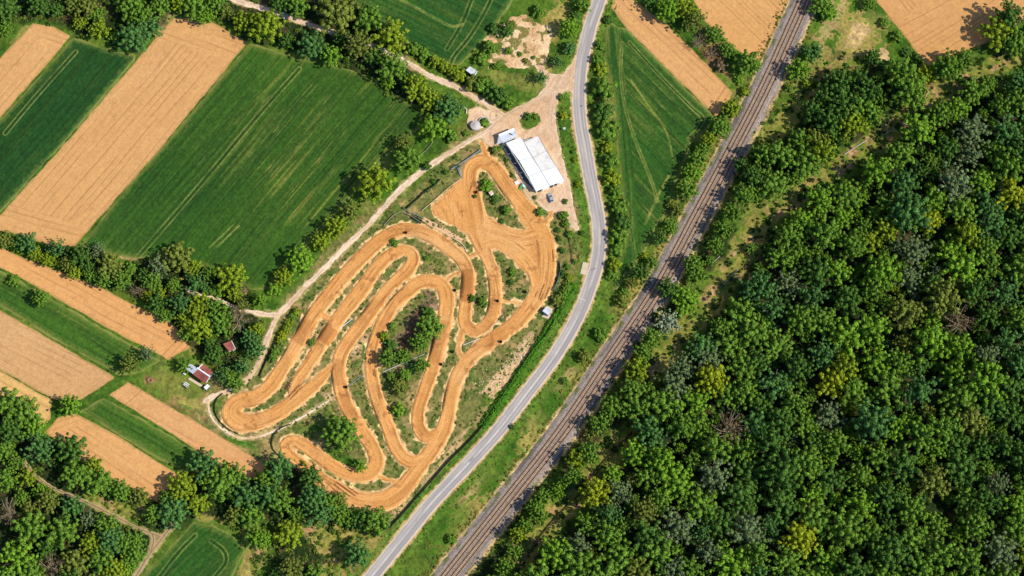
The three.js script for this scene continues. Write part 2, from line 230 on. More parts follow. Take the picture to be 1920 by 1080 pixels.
function groundColor(x, z, c) {
  const big = fbm(x * 0.02 + 5, z * 0.02, 3), mid = fbm(x * 0.12, z * 0.12 + 40, 3), fine = vn(x * 0.9, z * 0.9), fine2 = vn(x * 2.3 + 7, z * 2.3), clump = vn(x * 0.45 + 31, z * 0.45 + 3);
  c[0] = 82; c[1] = 108; c[2] = 32;
  mixc(c, [62, 94, 26], sm(.45, .7, mid)); mixc(c, [120, 126, 50], sm(.5, .8, big) * .7);
  mixc(c, [150, 140, 74], sm(.62, .8, fbm(x * .07 + 60, z * .07 + 11, 3)) * .6);
  const td = trackC(x, z);
  if (td > -14) { // verges of the track: coarse olive grass, sand spoil along the edge
    mixc(c, [134, 124, 68], .85 * sm(-14, -9, td)); mixc(c, [78, 94, 38], sm(.5, .72, clump) * .8 * sm(-14, -9, td)); mixc(c, [172, 140, 90], sm(.53, .7, fbm(x * .22 + 9, z * .22, 3)) * .75 * sm(-14, -9, td));
    mixc(c, [226, 182, 124], sm(-1.1, -.3, td + (vn(x * .5, z * .5) - .62) * 2.2 + (fine - .5) * 1.0));
  }
  for (const p of grid.get(Math.floor(x / 8) * 4096 + Math.floor(z / 8)) ?? []) {
    const dx = x - p.x, dz = z - p.z, u = (dx * p.c - dz * p.s) / p.rx, v = (dx * p.s + dz * p.c) / p.rz, d = Math.sqrt(u * u + v * v);
    const t = p.kind === 'lush' ? sm(1.3, .5, d + (mid - .5) * .6) : sm(.12, -.12, d - 1 + (mid - .5) * 1.5 + (fine - .5) * .9 + (clump - .5) * .8);
    mixc(c, KIND[p.kind], t * p.k);
  }
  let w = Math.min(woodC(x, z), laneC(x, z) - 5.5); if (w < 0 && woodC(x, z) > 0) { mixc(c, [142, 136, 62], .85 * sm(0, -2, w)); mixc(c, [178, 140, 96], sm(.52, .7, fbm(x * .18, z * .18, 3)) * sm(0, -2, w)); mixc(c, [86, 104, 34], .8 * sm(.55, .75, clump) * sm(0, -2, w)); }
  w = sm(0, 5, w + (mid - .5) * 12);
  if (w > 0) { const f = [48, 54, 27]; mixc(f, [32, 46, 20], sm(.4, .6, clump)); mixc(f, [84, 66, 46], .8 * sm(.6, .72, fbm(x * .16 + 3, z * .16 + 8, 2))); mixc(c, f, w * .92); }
  const pd = pavedC(x, z); if (pd > -6) { mixc(c, [92, 122, 40], sm(-6, -3, pd) * .6); mixc(c, [186, 152, 96], sm(-1.5, -.6, pd + (mid - .5) * 1.6 + (fine - .5) * .7)); }
  const gd = gravelC(x, z); if (gd > -3) mixc(c, [180, 158, 100], .7 * sm(-1.0, -.2, gd + (mid - .5) * 2 + (fine - .5)));
  const rd = railC(x, z); if (rd > -3) mixc(c, [186, 158, 106], sm(-1.6, -.4, rd + (mid - .5) * 1.6));
  const g = 0.74 + 0.26 * fine + 0.26 * fine2 * .9 - 0.02, bl = 1 + (clump - .5) * .22;
  c[0] *= g * bl; c[1] *= g * bl; c[2] *= g * bl;
  return clump * .5 + fine * .35 + fine2 * .15;
}
{
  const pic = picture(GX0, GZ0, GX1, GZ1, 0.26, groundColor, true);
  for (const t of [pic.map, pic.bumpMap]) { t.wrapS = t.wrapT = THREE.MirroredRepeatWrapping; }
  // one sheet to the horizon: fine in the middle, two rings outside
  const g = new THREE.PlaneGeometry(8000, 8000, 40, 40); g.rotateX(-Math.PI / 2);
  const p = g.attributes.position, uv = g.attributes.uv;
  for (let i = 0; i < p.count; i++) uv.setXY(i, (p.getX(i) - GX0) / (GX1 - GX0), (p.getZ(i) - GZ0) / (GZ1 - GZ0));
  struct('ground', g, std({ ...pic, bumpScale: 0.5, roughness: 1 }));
}

// ---------- fields ----------
function field(name, label, pts, kind, dir, o = {}) {
  const P = landPoly(pts), sd0 = polySd(P), a = land(...dir[0]), b = land(...dir[1]), L = Math.hypot(b.x - a.x, b.z - a.z), ux = (b.x - a.x) / L, uz = (b.z - a.z) / L, seed = (o.seed ?? 1) * 37.7;
  const ends = (o.ends ?? []).map(([p, q]) => [land(...p), land(...q)]);
  const rough = kind === 'tan' ? .5 : .9;
  const sd = (x, z) => sd0(x, z) + (fbm(x * .25 + seed, z * .25, 2) - .5) * rough * 2;
  const trams = (o.trams ?? []).map(([l, w]) => [landLine(l, 1), w]), tramL = trams.map(([l]) => new Lines([l], 6)), q = {};
  const [x0, z0, x1, z1] = bounds(P, 2);
  const cols = kind === 'tan' ? { base: (o.base ?? [213, 162, 110]).map((v, i) => v - [10, 11, 17][i]), dark: [158, 110, 66], light: [224, 178, 124] } : { base: o.base ?? [44, 80, 26], dark: [24, 56, 20], light: [104, 118, 40] };
  const fn = (x, z, c) => {
    let v = -(x - a.x) * uz + (z - a.z) * ux, u = (x - a.x) * ux + (z - a.z) * uz; const d = sd0(x, z);
    let turn = 0;
    for (const [p, r] of ends) { const ex = r.x - p.x, ez = r.z - p.z, l = Math.hypot(ex, ez), dd = Math.abs((x - p.x) * ez - (z - p.z) * ex) / l; if (dd < (o.head ?? 9) && d > -1) { u = v; v = dd * 1.0 + 100; turn = 1; } }
    v += (fbm(u * .025 + seed, v * .03, 2) - .5) * (turn ? 3.6 : 1.6);
    const s1 = vn(v * 1.5 + seed, u * .03), s2 = vn(v * .42 + seed, u * .012 + 4), s3 = vn(v * 3.1, u * .12 + seed), big = fbm(x * .018 + seed, z * .018, 3), fine = vn(x * 1.9, z * 1.9), clod = vn(x * .8 + 4, z * .8);
    c[0] = cols.base[0]; c[1] = cols.base[1]; c[2] = cols.base[2];
    let h = .5;
    if (kind === 'tan') {
      const furrow = Math.pow(Math.abs(Math.sin(v * Math.PI / (o.gap ?? 2.7))), 14) * sm(.36, .7, vn(u * .035 + 7, Math.floor(v / (o.gap ?? 2.7)) * 3.3 + seed));
      mixc(c, cols.dark, .08 * s1 + (o.deep ?? .42) * furrow + .08 * sm(.55, .8, s2)); mixc(c, cols.light, .26 * sm(.4, .9, s3) * s2 + .12 * sm(.5, .75, big));
      mixc(c, cols.dark, sm(.74, .9, vn(x * .35 + 9, z * .35 + seed)) * .14);
      const g = .93 + .1 * fine + .05 * clod; c[0] *= g; c[1] *= g; c[2] *= g; h = .5 - .4 * furrow + .16 * s3 + .14 * fine;
    } else {
      const yel = o.yellow ? o.yellow(x, z) : .15;
      mixc(c, cols.dark, .5 * sm(.35, .75, s1) + .35 * sm(.5, .8, s2) + .1 * Math.sin(v * 2.1)); mixc(c, [60, 96, 28], sm(.45, .8, big) * .5);
      mixc(c, cols.light, yel * (.45 * s2 + 1.2 * sm(.6, .86, s1) * sm(.35, .7, vn(v * .3 + 3, u * .02)) ));
      mixc(c, [140, 130, 64], yel * sm(.7, .88, s3) * sm(.4, .7, s2)); mixc(c, [128, 122, 54], yel * .8 * sm(.62, .8, vn(v * .9 + seed, u * .016)) * sm(.4, .75, vn(x * .05, z * .05 + 3)));
      trams.forEach(([l, w], i) => { tramL[i].at(x, z, q); const dist = Math.abs(q.off ?? 99); if (q.d > -5) { const e = Math.abs(dist - w); mixc(c, [148, 142, 68], .8 * sm(.55, .15, e) * (.45 + .55 * vn(q.s * .2, i)) ); if (w > .5) mixc(c, cols.dark, .5 * sm(w, w * .5, dist)); } });
      const ed = sm(3.2, .6, d + (clod - .5) * 2.6); mixc(c, [112, 122, 52], ed * .6);
      const g = .78 + .26 * fine + .16 * clod; c[0] *= g; c[1] *= g; c[2] *= g; h = .4 * s1 + .3 * fine + .3 * clod;
    }
    mixc(c, kind === 'tan' ? [150, 122, 66] : [160, 146, 78], sm(1.1, .1, d + (fine - .5) * .8) * (o.rim ?? .55));
    return h;
  };
  const pic = picture(x0, z0, x1, z1, 0.26, fn, true);
  const y = o.y ?? 0.03;
  struct(name, sheetGeo(sd, x0, z0, x1, z1, 1.0, (x, z, d) => y + (kind === 'tan' ? 0 : Math.min(.25, Math.max(0, d) * .3))), std({ ...pic, bumpScale: kind === 'tan' ? .22 : .35, roughness: kind === 'tan' ? 1 : .9 }), label);
}
const NE = [[140, 460], [464, 80]];
field('ploughed_field', 'small tan ploughed field in the upper left corner', [[62, 44], [95, 48], [134, 68], [0, 221], [-60, 291], [-60, 173], [0, 109]], 'tan', [[0, 221], [134, 68]], { seed: 1, ends: [[[62, 44], [134, 68]]] });
field('crop_field', 'dark green crop strip between two tan ploughed fields', [[138, 72], [180, 85], [215, 95], [252, 104], [252, 113], [118, 271], [0, 399], [-60, 462], [-60, 293], [0, 226]], 'green', [[0, 400], [252, 112]], { seed: 2, base: [32, 70, 28], yellow: (x, z) => .14, trams: [[[[142, 98], [60, 190], [10, 250]], .9]] });
field('ploughed_field', 'large tan ploughed field in the upper left', [[326, 32], [400, 42], [464, 80], [306, 272], [222, 368], [140, 461], [100, 463], [40, 441], [0, 433], [-36, 437], [0, 403], [120, 272], [256, 113]], 'tan', NE, { seed: 3, ends: [[[326, 32], [464, 80]], [[-10, 425], [140, 468]]], head: 12 });
field('crop_field', 'large green crop field above the gravel track', [[468, 82], [560, 108], [640, 125], [700, 145], [760, 190], [805, 205], [800, 228], [742, 276], [692, 330], [642, 388], [592, 442], [542, 492], [505, 540], [470, 545], [430, 508], [370, 498], [300, 480], [257, 486], [205, 476], [151, 462], [224, 368], [308, 272]], 'green', [[262, 480], [561, 130]], { seed: 4, base: [50, 84, 24], yellow: (x, z) => .14 + .6 * sm(-130, -70, x - z * .6) * (0.5 + 0.5 * vn(x * .02, z * .02)), trams: [[[[561, 130], [480, 222], [400, 318], [330, 400], [258, 483]], .95], [[[440, 420], [393, 464]], .05], [[[448, 424], [404, 466]], .05]] });
field('ploughed_field', 'long tan ploughed strip beside the tree belt on the left', [[-60, 436], [0, 462], [40, 481], [95, 503], [185, 537], [260, 575], [322, 605], [345, 631], [356, 652], [316, 675], [212, 621], [75, 541], [0, 502], [-60, 471]], 'tan', [[0, 482], [330, 655]], { seed: 5, base: [222, 165, 110], ends: [[[350, 640], [318, 676]]], head: 5 });
field('grass_strip', 'green grass strip with one round tree on the left', [[-60, 476], [0, 508], [75, 547], [212, 627], [300, 677], [262, 700], [225, 703], [120, 647], [0, 572], [-60, 536]], 'green', [[0, 540], [260, 690]], { seed: 6, base: [62, 96, 28], yellow: () => .4 });
field('ploughed_field', 'wide tan ploughed field at the left edge', [[-60, 545], [0, 581], [120, 651], [216, 708], [150, 751], [100, 748], [0, 693], [-60, 660]], 'tan', [[0, 640], [190, 740]], { seed: 7, base: [206, 160, 114], ends: [[[216, 706], [150, 750]]], head: 10 });
field('ploughed_field', 'yellowish tan ploughed corner at the left edge by the trees', [[-60, 662], [0, 695], [97, 750], [94, 785], [70, 805], [0, 760], [-60, 720]], 'tan', [[0, 695], [97, 750]], { seed: 8, base: [222, 180, 118], y: .02 });
field('ploughed_field', 'tan ploughed strip above the lower left wood', [[142, 776], [110, 783], [85, 810], [160, 868], [250, 920], [302, 945], [330, 908], [335, 890], [207, 810]], 'tan', [[120, 790], [315, 920]], { seed: 9, base: [220, 166, 112], ends: [[[142, 774], [95, 790]]], head: 6 });
field('grass_strip', 'short green strip between two lower left tan fields', [[152, 771], [196, 745], [310, 811], [400, 862], [345, 888], [210, 808]], 'green', [[170, 760], [370, 875]], { seed: 10, base: [62, 96, 28], yellow: () => .4 });
field('ploughed_field', 'tan ploughed strip below the red roofed house', [[205, 740], [240, 716], [400, 809], [480, 860], [503, 874], [482, 895], [455, 899], [317, 811]], 'tan', [[222, 728], [480, 878]], { seed: 11, base: [216, 162, 112], ends: [[[205, 742], [240, 714]]], head: 9 });
field('crop_field', 'green crop field at the bottom edge of the photo', [[362, 978], [400, 985], [440, 1005], [462, 1032], [436, 1082], [405, 1150], [210, 1150], [268, 1080], [325, 1022]], 'green', [[300, 1080], [400, 985]], { seed: 12, base: [42, 82, 26], yellow: () => .3, trams: [[[[366, 1004], [340, 1030], [300, 1080], [270, 1120]], .9], [[[396, 1014], [420, 1034], [424, 1052], [400, 1086], [380, 1120]], .9]] });
field('crop_field', 'green crop field at the top beside the bare sandy ground', [[655, -60], [990, -60], [962, 0], [926, 55], [886, 100], [863, 122], [845, 123], [800, 105], [765, 85], [735, 55], [690, 30], [665, 8]], 'green', [[700, 20], [860, 100]], { seed: 13, base: [38, 80, 30], yellow: () => .3, trams: [[[[930, -20], [905, 30], [880, 70], [850, 108], [846, 118]], .9], [[[895, -30], [868, 40], [838, 92]], .9], [[[720, -20], [790, 20], [850, 50], [868, 46]], .4]] });
field('crop_field', 'triangular green crop field between road and railway', [[1143, 42], [1178, 57], [1270, 150], [1342, 220], [1331, 238], [1298, 264], [1285, 300], [1262, 357], [1250, 400], [1228, 432], [1210, 470], [1180, 515], [1152, 548], [1143, 530], [1150, 510], [1172, 460], [1180, 420], [1168, 370], [1156, 272], [1157, 250], [1149, 165], [1133, 110], [1136, 62]], 'green', [[1180, 70], [1335, 225]], { seed: 14, base: [48, 86, 27], yellow: (x, z) => .5 + .35 * sm(-60, 0, z), ends: [[[1140, 60], [1170, 400]]], head: 6, trams: [[[[1180, 80], [1240, 145], [1300, 205], [1318, 222], [1310, 240], [1290, 262]], .6], [[[1166, 80], [1164, 140], [1172, 200], [1190, 260], [1225, 350], [1232, 378]], .5], [[[1254, 330], [1230, 375], [1210, 420]], .3], [[[1182, 150], [1210, 190], [1250, 250], [1262, 300]], .1]] });
field('ploughed_field', 'narrow tan ploughed strip right of the paved road', [[1147, 14], [1150, -30], [1172, -30], [1187, 0], [1245, 40], [1300, 95], [1373, 172], [1369, 187], [1343, 219], [1270, 149], [1178, 57]], 'tan', [[1160, 20], [1350, 200]], { seed: 15, base: [216, 164, 112], ends: [[[1373, 170], [1343, 219]]], head: 8 });
field('ploughed_field', 'tan ploughed field beside the railway at the top', [[1275, -60], [1300, 0], [1322, 40], [1350, 65], [1378, 92], [1420, 118], [1432, 100], [1478, 0], [1505, -60]], 'tan', [[1310, 0], [1425, 110]], { seed: 16, base: [216, 163, 108], deep: .5, gap: 1.9, ends: [[[1300, 0], [1420, 118]]], head: 16 });
field('ploughed_field', 'tan ploughed field with wide furrows in the upper right', [[1612, -60], [1640, 0], [1690, 60], [1738, 124], [1765, 118], [1800, 100], [1850, 80], [1890, 55], [1935, 25], [1990, -60]], 'tan', [[1640, 0], [1740, 125]], { seed: 17, base: [208, 156, 104], deep: .6, gap: 2.1, ends: [[[1755, 130], [1960, 10]]], head: 30 });
{ // bare sandy ground by the junction
  const [x0, z0, x1, z1] = bounds(landPoly([[900, 15], [1036, 140]]), 2), sd = (x, z) => sandSd(x, z) + (fbm(x * .2, z * .2, 3) - .5) * 7 + (vn(x * .9, z * .9) - .5) * 1.4;
  const pic = picture(x0, z0, x1, z1, .15, (x, z, c) => { const n = fbm(x * .12, z * .12, 3), f = vn(x * 1.4, z * 1.4), s = vn(x * .5, z * .5 + 7); c[0] = 232; c[1] = 196; c[2] = 150; mixc(c, [206, 162, 114], sm(.4, .7, n)); mixc(c, [120, 112, 56], sm(.64, .7, s * .6 + fbm(x * .2 + 3, z * .2, 3) * .5 + (f - .5) * .2) * .9); const g = .9 + .15 * f; c[0] *= g; c[1] *= g; c[2] *= g; return n * .6 + f * .4; }, true);
  struct('bare_sand', sheetGeo(sd, x0, z0, x1, z1, .6, (x, z, d) => .02 + Math.min(.5, Math.max(0, d) * .12) * fbm(x * .1, z * .1, 2)), std({ ...pic, bumpScale: .5 }), 'bare sandy ground with scattered bushes by the junction');
}

// ---------- gravel tracks and the yard ----------
{
  const q = {}, sd = (x, z) => { const a = Math.max(gravelLines.at(x, z, q).d, -9), y = Math.max(Math.min(yardSd(x, z), -isleSd(x, z)), forecourtSd(x, z)), k = q.hw < .6 && a > y ? .4 : 1; return Math.max(a + ((fbm(x * .3, z * .3, 2) - .5) * .9 + (vn(x * 1.1, z * 1.1) - .5) * .5) * k, y + (fbm(x * .3, z * .3, 2) - .5) * 1.6); };
  const col = (x, z, c) => {
    gravelLines.at(x, z, q); const n = fbm(x * .1, z * .1, 3), f = vn(x * 1.7, z * 1.7), f2 = vn(x * 3.9, z * 3.9 + 5), st = vn((q.off ?? 0) * 2.2, (q.s ?? 0) * .06 + (q.k ?? 0) * 9);
    c[0] = 232; c[1] = 200; c[2] = 166; mixc(c, [238, 210, 180], sm(.4, .7, n)); if (yardSd(x, z) > 0) mixc(c, [208, 170, 132], .7); mixc(c, [206, 164, 120], sm(.5, .75, fbm(x * .06 + 8, z * .06, 2)) * .6); if (yardSd(x, z) > 1 && q.d < .5) { mixc(c, [190, 150, 112], .5 * sm(.5, .75, vn(x * .8 + z * .45, z * .1 - x * .05))); mixc(c, [176, 142, 108], .5 * sm(.55, .8, fbm(x * .22, z * .22 + 7, 3))); }
    if (q.d > 0 && q.hw > .5) { const w = Math.abs(Math.abs(q.off) - .75); mixc(c, [196, 166, 138], .5 * sm(.5, .1, w) * st); mixc(c, [164, 140, 114], sm(.4, .05, Math.abs(q.off)) * .6 * sm(.3, .7, vn(q.s * .15, q.k))); mixc(c, [190, 160, 130], .3 * sm(.5, .8, st)); }
    mixc(c, [180, 142, 104], sm(.66, .74, vn(x * .6, z * .6 + 20)) * .35);
    if (z > land(0, 840).z && x < -60) { mixc(c, [160, 128, 96], .65); if (q.d > 0) mixc(c, [98, 92, 48], .7 * sm(.35, .1, Math.abs(q.off))); }
    const g = .92 + .09 * f + .07 * f2; c[0] *= g; c[1] *= g; c[2] *= g; return .5 * f + .5 * f2;
  };
  const rects = [['gravel_track', 'pale gravel track and yard around the white roofed building', [[375, -60], [1092, 770]]], ['gravel_track', 'overgrown gravel track through the lower left wood', [[-60, 780], [640, 1150]]]];
  for (const [name, label, r] of rects) { const [x0, z0, x1, z1] = bounds(landPoly(r), 1), zs = land(0, 776).z; const s2 = name && label.includes('wood') ? (x, z) => { const p = Math.min(sd(x, z), z - zs); return p; } : (x, z) => Math.min(sd(x, z), zs - z); struct(name, sheetGeo(s2, x0, z0, x1, z1, .6, (x, z, d) => .045 + Math.min(.04, Math.max(0, d) * .1)), std({ ...picture(x0, z0, x1, z1, .2, col, true), bumpScale: .12 }), label); }
}

// ---------- paved road ----------
function ribbon(line, profile, vPer = 1, jit = 0) { // profile [[offset, y]]
  const n = profile.length, pos = [], uv = [], idx = [];
  line.forEach((p, i) => {
    const a = line[Math.max(0, i - 1)], b = line[Math.min(line.length - 1, i + 1)], l = Math.hypot(b[0] - a[0], b[1] - a[1]), nx = -(b[1] - a[1]) / l, nz = (b[0] - a[0]) / l;
    profile.forEach(([o, y], k) => { const e = k === 0 || k === n - 1 ? (fbm(p[3] * .35 + k * 9, k, 2) - .5) * jit : 0; pos.push(p[0] - nx * (o + e), y, p[1] - nz * (o + e)); uv.push(o, p[3] / vPer); });
    if (i) for (let k = 0; k + 1 < n; k++) { const r = i * n + k, s = r - n; idx.push(s, s + 1, r, s + 1, r + 1, r); }
  });
  const g = new THREE.BufferGeometry(); g.setAttribute('position', new THREE.Float32BufferAttribute(pos, 3)); g.setAttribute('uv', new THREE.Float32BufferAttribute(uv, 2)); g.setIndex(idx); g.computeVertexNormals();
  if (g.attributes.normal.getY(5) < 0) { for (let i = 0; i < idx.length; i += 3) { const t = idx[i]; idx[i] = idx[i + 1]; idx[i + 1] = t; } g.setIndex(idx); g.computeVertexNormals(); }
  return g;
}
const tile = (t, su, sv, ou = 0, ov = 0) => { t.wrapS = t.wrapT = THREE.RepeatWrapping; t.repeat.set(su, sv); t.offset.set(ou, ov); return t; };
{
  const W = 2.95, Lt = 128;
  const pic = picture(0, 0, 8, Lt, .0626, (x, z, c) => { const o = x - 4, per = (s, k) => { const zz = z / Lt, a = vn(o * s, z * k), b = vn(o * s, (z - Lt) * k + 0); return lerp(a, b, sm(.8, 1, zz)); };
    const f = vn(x * 9, z * 9), n = per(1.1, .05), st = per(2.6, .02), pt = per(.6, .14);
    c[0] = 186; c[1] = 174; c[2] = 162; mixc(c, [156, 147, 140], sm(.45, .8, n) * .8); mixc(c, [206, 194, 180], sm(.55, .85, st) * .6);
    const wheel = Math.min(Math.abs(Math.abs(o) - .85), Math.abs(Math.abs(o) - 2.15)); mixc(c, [148, 139, 133], sm(.55, .1, wheel) * .75 * (o > 0 ? 1 : .55)); mixc(c, [150, 143, 138], sm(.5, .62, pt) * .3);
    mixc(c, [206, 186, 160], sm(2.45, 2.9, Math.abs(o) + (vn(o, z * .7) - .5) * .5)); const g = .92 + .14 * f; c[0] *= g; c[1] *= g; c[2] *= g; return f; }, false);
  tile(pic.map, 1 / 8, 1 / Lt, .5, 0);
  struct('paved_road', ribbon(PAVED, [[-W - .35, .02], [-W, .07], [-1.4, .105], [0, .125], [1.4, .105], [W, .07], [W + .35, .02]], 1, .5), std({ map: pic.map, roughness: .85 }), 'grey paved country road with a worn white centre line');
  const mk = PAVED.slice(1); const wear = picture(0, 0, 1, 64, .06, (x, z, c) => { const n = vn(x * 6, z * .5) * .6 + vn(x * 12, z * 4) * .4; c[0] = c[1] = c[2] = 232; mixc(c, [172, 163, 156], sm(.42, .62, n)); }, false); tile(wear.map, 6, 1 / 64);
  const low = PAVED.filter((p) => p[1] > 10), up = PAVED.filter((p) => p[1] <= 12);
  struct('road_marking', ribbon(low, [[-.09, .131], [.09, .131]]), std({ map: wear.map, roughness: .7 }), 'worn white centre line on the lower half of the road');
  const wear2 = picture(0, 0, 1, 64, .06, (x, z, c) => { const n = vn(x * 6, z * .4 + 9) * .7 + vn(x * 12, z * 4) * .3; c[0] = 200; c[1] = 193; c[2] = 186; mixc(c, [166, 157, 150], sm(.36, .56, n)); }, false); tile(wear2.map, 6, 1 / 64);
  struct('road_marking', ribbon(up, [[-.07, .131], [.07, .131]]), std({ map: wear2.map, roughness: .7 }), 'almost worn off centre line on the upper half of the road');
}

for (const [px, py, l, w, turn, col, lb] of [[1090, 198.5, 1.1, .4, .05, [72, 66, 62], 'small dark repair patch in the right lane of the road'], [1091, 561, 3.6, .25, -.42, [212, 202, 190], 'pale sealed joint across the road near the control hut'], [1112, 505, 2.2, .9, .5, [142, 134, 128], 'grey repair patch on the road bend'], [884, 862, 2.6, 1.0, .8, [150, 142, 134], 'grey repair patch on the lower straight of the road']]) {
  const c = land(px, py), q = pavedLines.at(c.x, c.z, {}), g = new THREE.PlaneGeometry(l, w, 6, 2); g.rotateX(-Math.PI / 2); g.rotateY(turn); g.translate(c.x, 0, c.z);
  const p = g.attributes.position; for (let i = 0; i < p.count; i++) { const d = Math.abs(pavedLines.at(p.getX(i), p.getZ(i), q).off); p.setY(i, .138 - (d < 1.4 ? d * .0143 : .02 + (d - 1.4) * .0226)); } g.computeVertexNormals();
  struct('road_patch', g, std({ color: lin(...col) }), lb);
}

// ---------- motocross track ----------
const JUMPS = [ // [px, py on a track, up, flat, down, height] in metres along the line's own direction
  [577, 611, 7, 3, 8, 1.5], [543, 668, 6, 2, 6, .9], [614, 628, 6, 4, 6, 1.4], [694, 590, 6, 4, 6, 1.1], [636, 706, 6, 3, 6, 1.1], [876, 535, 6, 6, 6, 1.2], [926, 578, 6, 3, 6, 1.0], [928, 540, 5, 3, 5, .8], [828, 640, 8, 8, 8, 1.3], [744, 566, 6, 3, 6, .9], [705, 640, 6, 3, 6, .6], [798, 440, 7, 5, 7, .8], [845, 745, 7, 4, 7, .8], [715, 770, 7, 5, 7, .8], [1020, 480, 8, 4, 8, .5], [960, 358, 6, 4, 6, .8], [600, 872, 6, 3, 6, .7], [665, 788, 6, 3, 6, .8],
].map(([px, py, up, flat, down, h]) => { const p = land(px, py), q = trackLines.at(p.x, p.z, {}); return { k: q.k, s: q.s, up, flat, down, h }; });
function trackRaise(q) { let y = 0; for (const j of JUMPS) if (j.k === q.k) { const t = q.s - j.s; let v = 0; if (t > -j.flat / 2 - j.up && t <= -j.flat / 2) v = (t + j.flat / 2 + j.up) / j.up; else if (Math.abs(t) < j.flat / 2) v = 1; else if (t >= j.flat / 2 && t < j.flat / 2 + j.down) v = 1 - (t - j.flat / 2) / j.down; if (v > 0) y = Math.max(y, j.h * v); } return y; }
const trackY = (x, z) => { trackLines.at(x, z, q1); const pd = plazaSd(x, z), d = Math.max(q1.d, pd); if (d < 0) return 0; let y = .06 + Math.min(.12, d * .2); if (q1.d > 0) { y += trackRaise(q1) * sm(0, 1.6, q1.d); const e = q1.hw > 1.8 && pd < 1 ? q1.d / q1.hw : 1; y += .32 * sm(.05, .18, e) * sm(.5, .25, e); } y += (fbm(x * .35, z * .35, 2) - .5) * .12 * sm(0, 1, d); return y; };
const DARK_BANDS = [[[866, 506], [887, 505], [888, 566], [867, 566]], [[594, 634], [612, 612], [634, 622], [618, 652]], [[825, 600], [846, 604], [832, 683], [807, 680]], [[920, 566], [940, 566], [938, 590], [914, 596]], [[626, 672], [645, 676], [648, 722], [628, 724]], [[560, 600], [600, 604], [570, 650], [545, 636]], [[700, 560], [722, 566], [700, 596], [684, 586]], [[740, 548], [764, 536], [772, 552], [748, 574]]].map((p) => polySd(landPoly(p)));  // dark jump bands: watered soil, and ramp shade painted into the colour
const DARK_BANDK = [.75, .7, .45, .3, .4, .45, .35, .35];
const STROKES = [[[1010, 560], [1020, 534]], [[1003, 556], [1008, 546]], [[1014, 562], [1018, 552]], [[1022, 560], [1030, 540]], [[632, 905], [666, 930]], [[640, 903], [670, 926]], [[626, 908], [655, 930]], [[540, 745], [560, 722]], [[545, 748], [566, 726]], [[550, 735], [574, 712]], [[880, 360], [884, 348]], [[702, 694], [704, 706]], [[700, 694], [701, 704]], [[1036, 470], [1038, 490]], [[612, 905], [640, 930]]].map((a) => landLine(a, .8)); const strokeLines = new Lines(STROKES, 6);
{
  const [x0, z0, x1, z1] = bounds(landPoly([[405, 262], [1050, 968]]), 1);
  const sd = (x, z) => trackSd(x, z) + (fbm(x * .2, z * .2, 2) - .5) * 1.1 + (vn(x * 1.3, z * 1.3) - .5) * .6, q = {}, qs = {};
  const col = (x, z, c) => {
    trackLines.at(x, z, q); const pd = plazaSd(x, z), d = Math.max(q.d, pd); if (d < -2) { c[0] = 220; c[1] = 170; c[2] = 105; return .5; }
    const off = q.off ?? 0, s = q.s ?? 0, sw = (fbm(s * .03, q.k * 5, 2) - .5) * 3;
    let a = vn((off + sw) * 1.5 + q.k * 13, s * .045), b = vn((off + sw) * 3.4 + q.k * 7, s * .07), e = vn((off + sw) * .7 + q.k * 3, s * .03);
    if (pd > 1 && q.d < 1) { a = vn(x * .7 - z * .35, (x * .5 + z) * .06); b = vn(x * 1.9 - z * .9, (x * .5 + z) * .1); e = vn(x * .3 - z * .15, (x * .5 + z) * .04); }
    const f = vn(x * 2.1, z * 2.1), n = fbm(x * .05, z * .05, 3), cl = vn(x * .9, z * .9);
    c[0] = 215; c[1] = 152; c[2] = 84; mixc(c, [228, 175, 110], .4 * sm(.45, .85, a)); mixc(c, [176, 114, 60], .5 * sm(.5, .72, fbm(x * .06 + 50, z * .06, 3)) * sm(.3, .7, vn(x * .3, z * .3))); mixc(c, [182, 118, 62], .32 * sm(.55, .9, b)); mixc(c, [192, 128, 66], .6 * sm(.5, .8, e)); mixc(c, [224, 172, 112], .5 * sm(.5, .75, n));
    mixc(c, [150, 92, 46], sm(.72, .9, vn((off + sw) * 2.4 + 5, s * .12 + q.k)) * .5);
    mixc(c, [230, 186, 126], sm(.8, .1, d + (cl - .5) * 1.1) * .6); mixc(c, [150, 98, 52], .5 * sm(.7, .82, vn(x * .22 + 40, z * .22)) * sm(.4, .7, vn(x * .9, z * .9 + 8)));
    DARK_BANDS.forEach((w, i) => { const v = w(x, z); if (v > -.5) mixc(c, [166, 104, 52], DARK_BANDK[i] * sm(-.3, .2, v + (f - .5) * .4) * (.75 + .25 * a)); });
    strokeLines.at(x, z, qs); if (qs.d > -1) mixc(c, [108, 66, 38], .75 * sm(-.3, .15, qs.d + (f - .5) * .5));
    const g = .92 + .13 * f; c[0] *= g; c[1] *= g; c[2] *= g; return .45 * b + .3 * a + .25 * f;
  };
  struct('motocross_track', sheetGeo(sd, x0, z0, x1, z1, .55, trackY), std({ ...picture(x0, z0, x1, z1,   .125, col, true), bumpScale: .08 }), 'winding orange dirt motocross circuit with jumps');
}
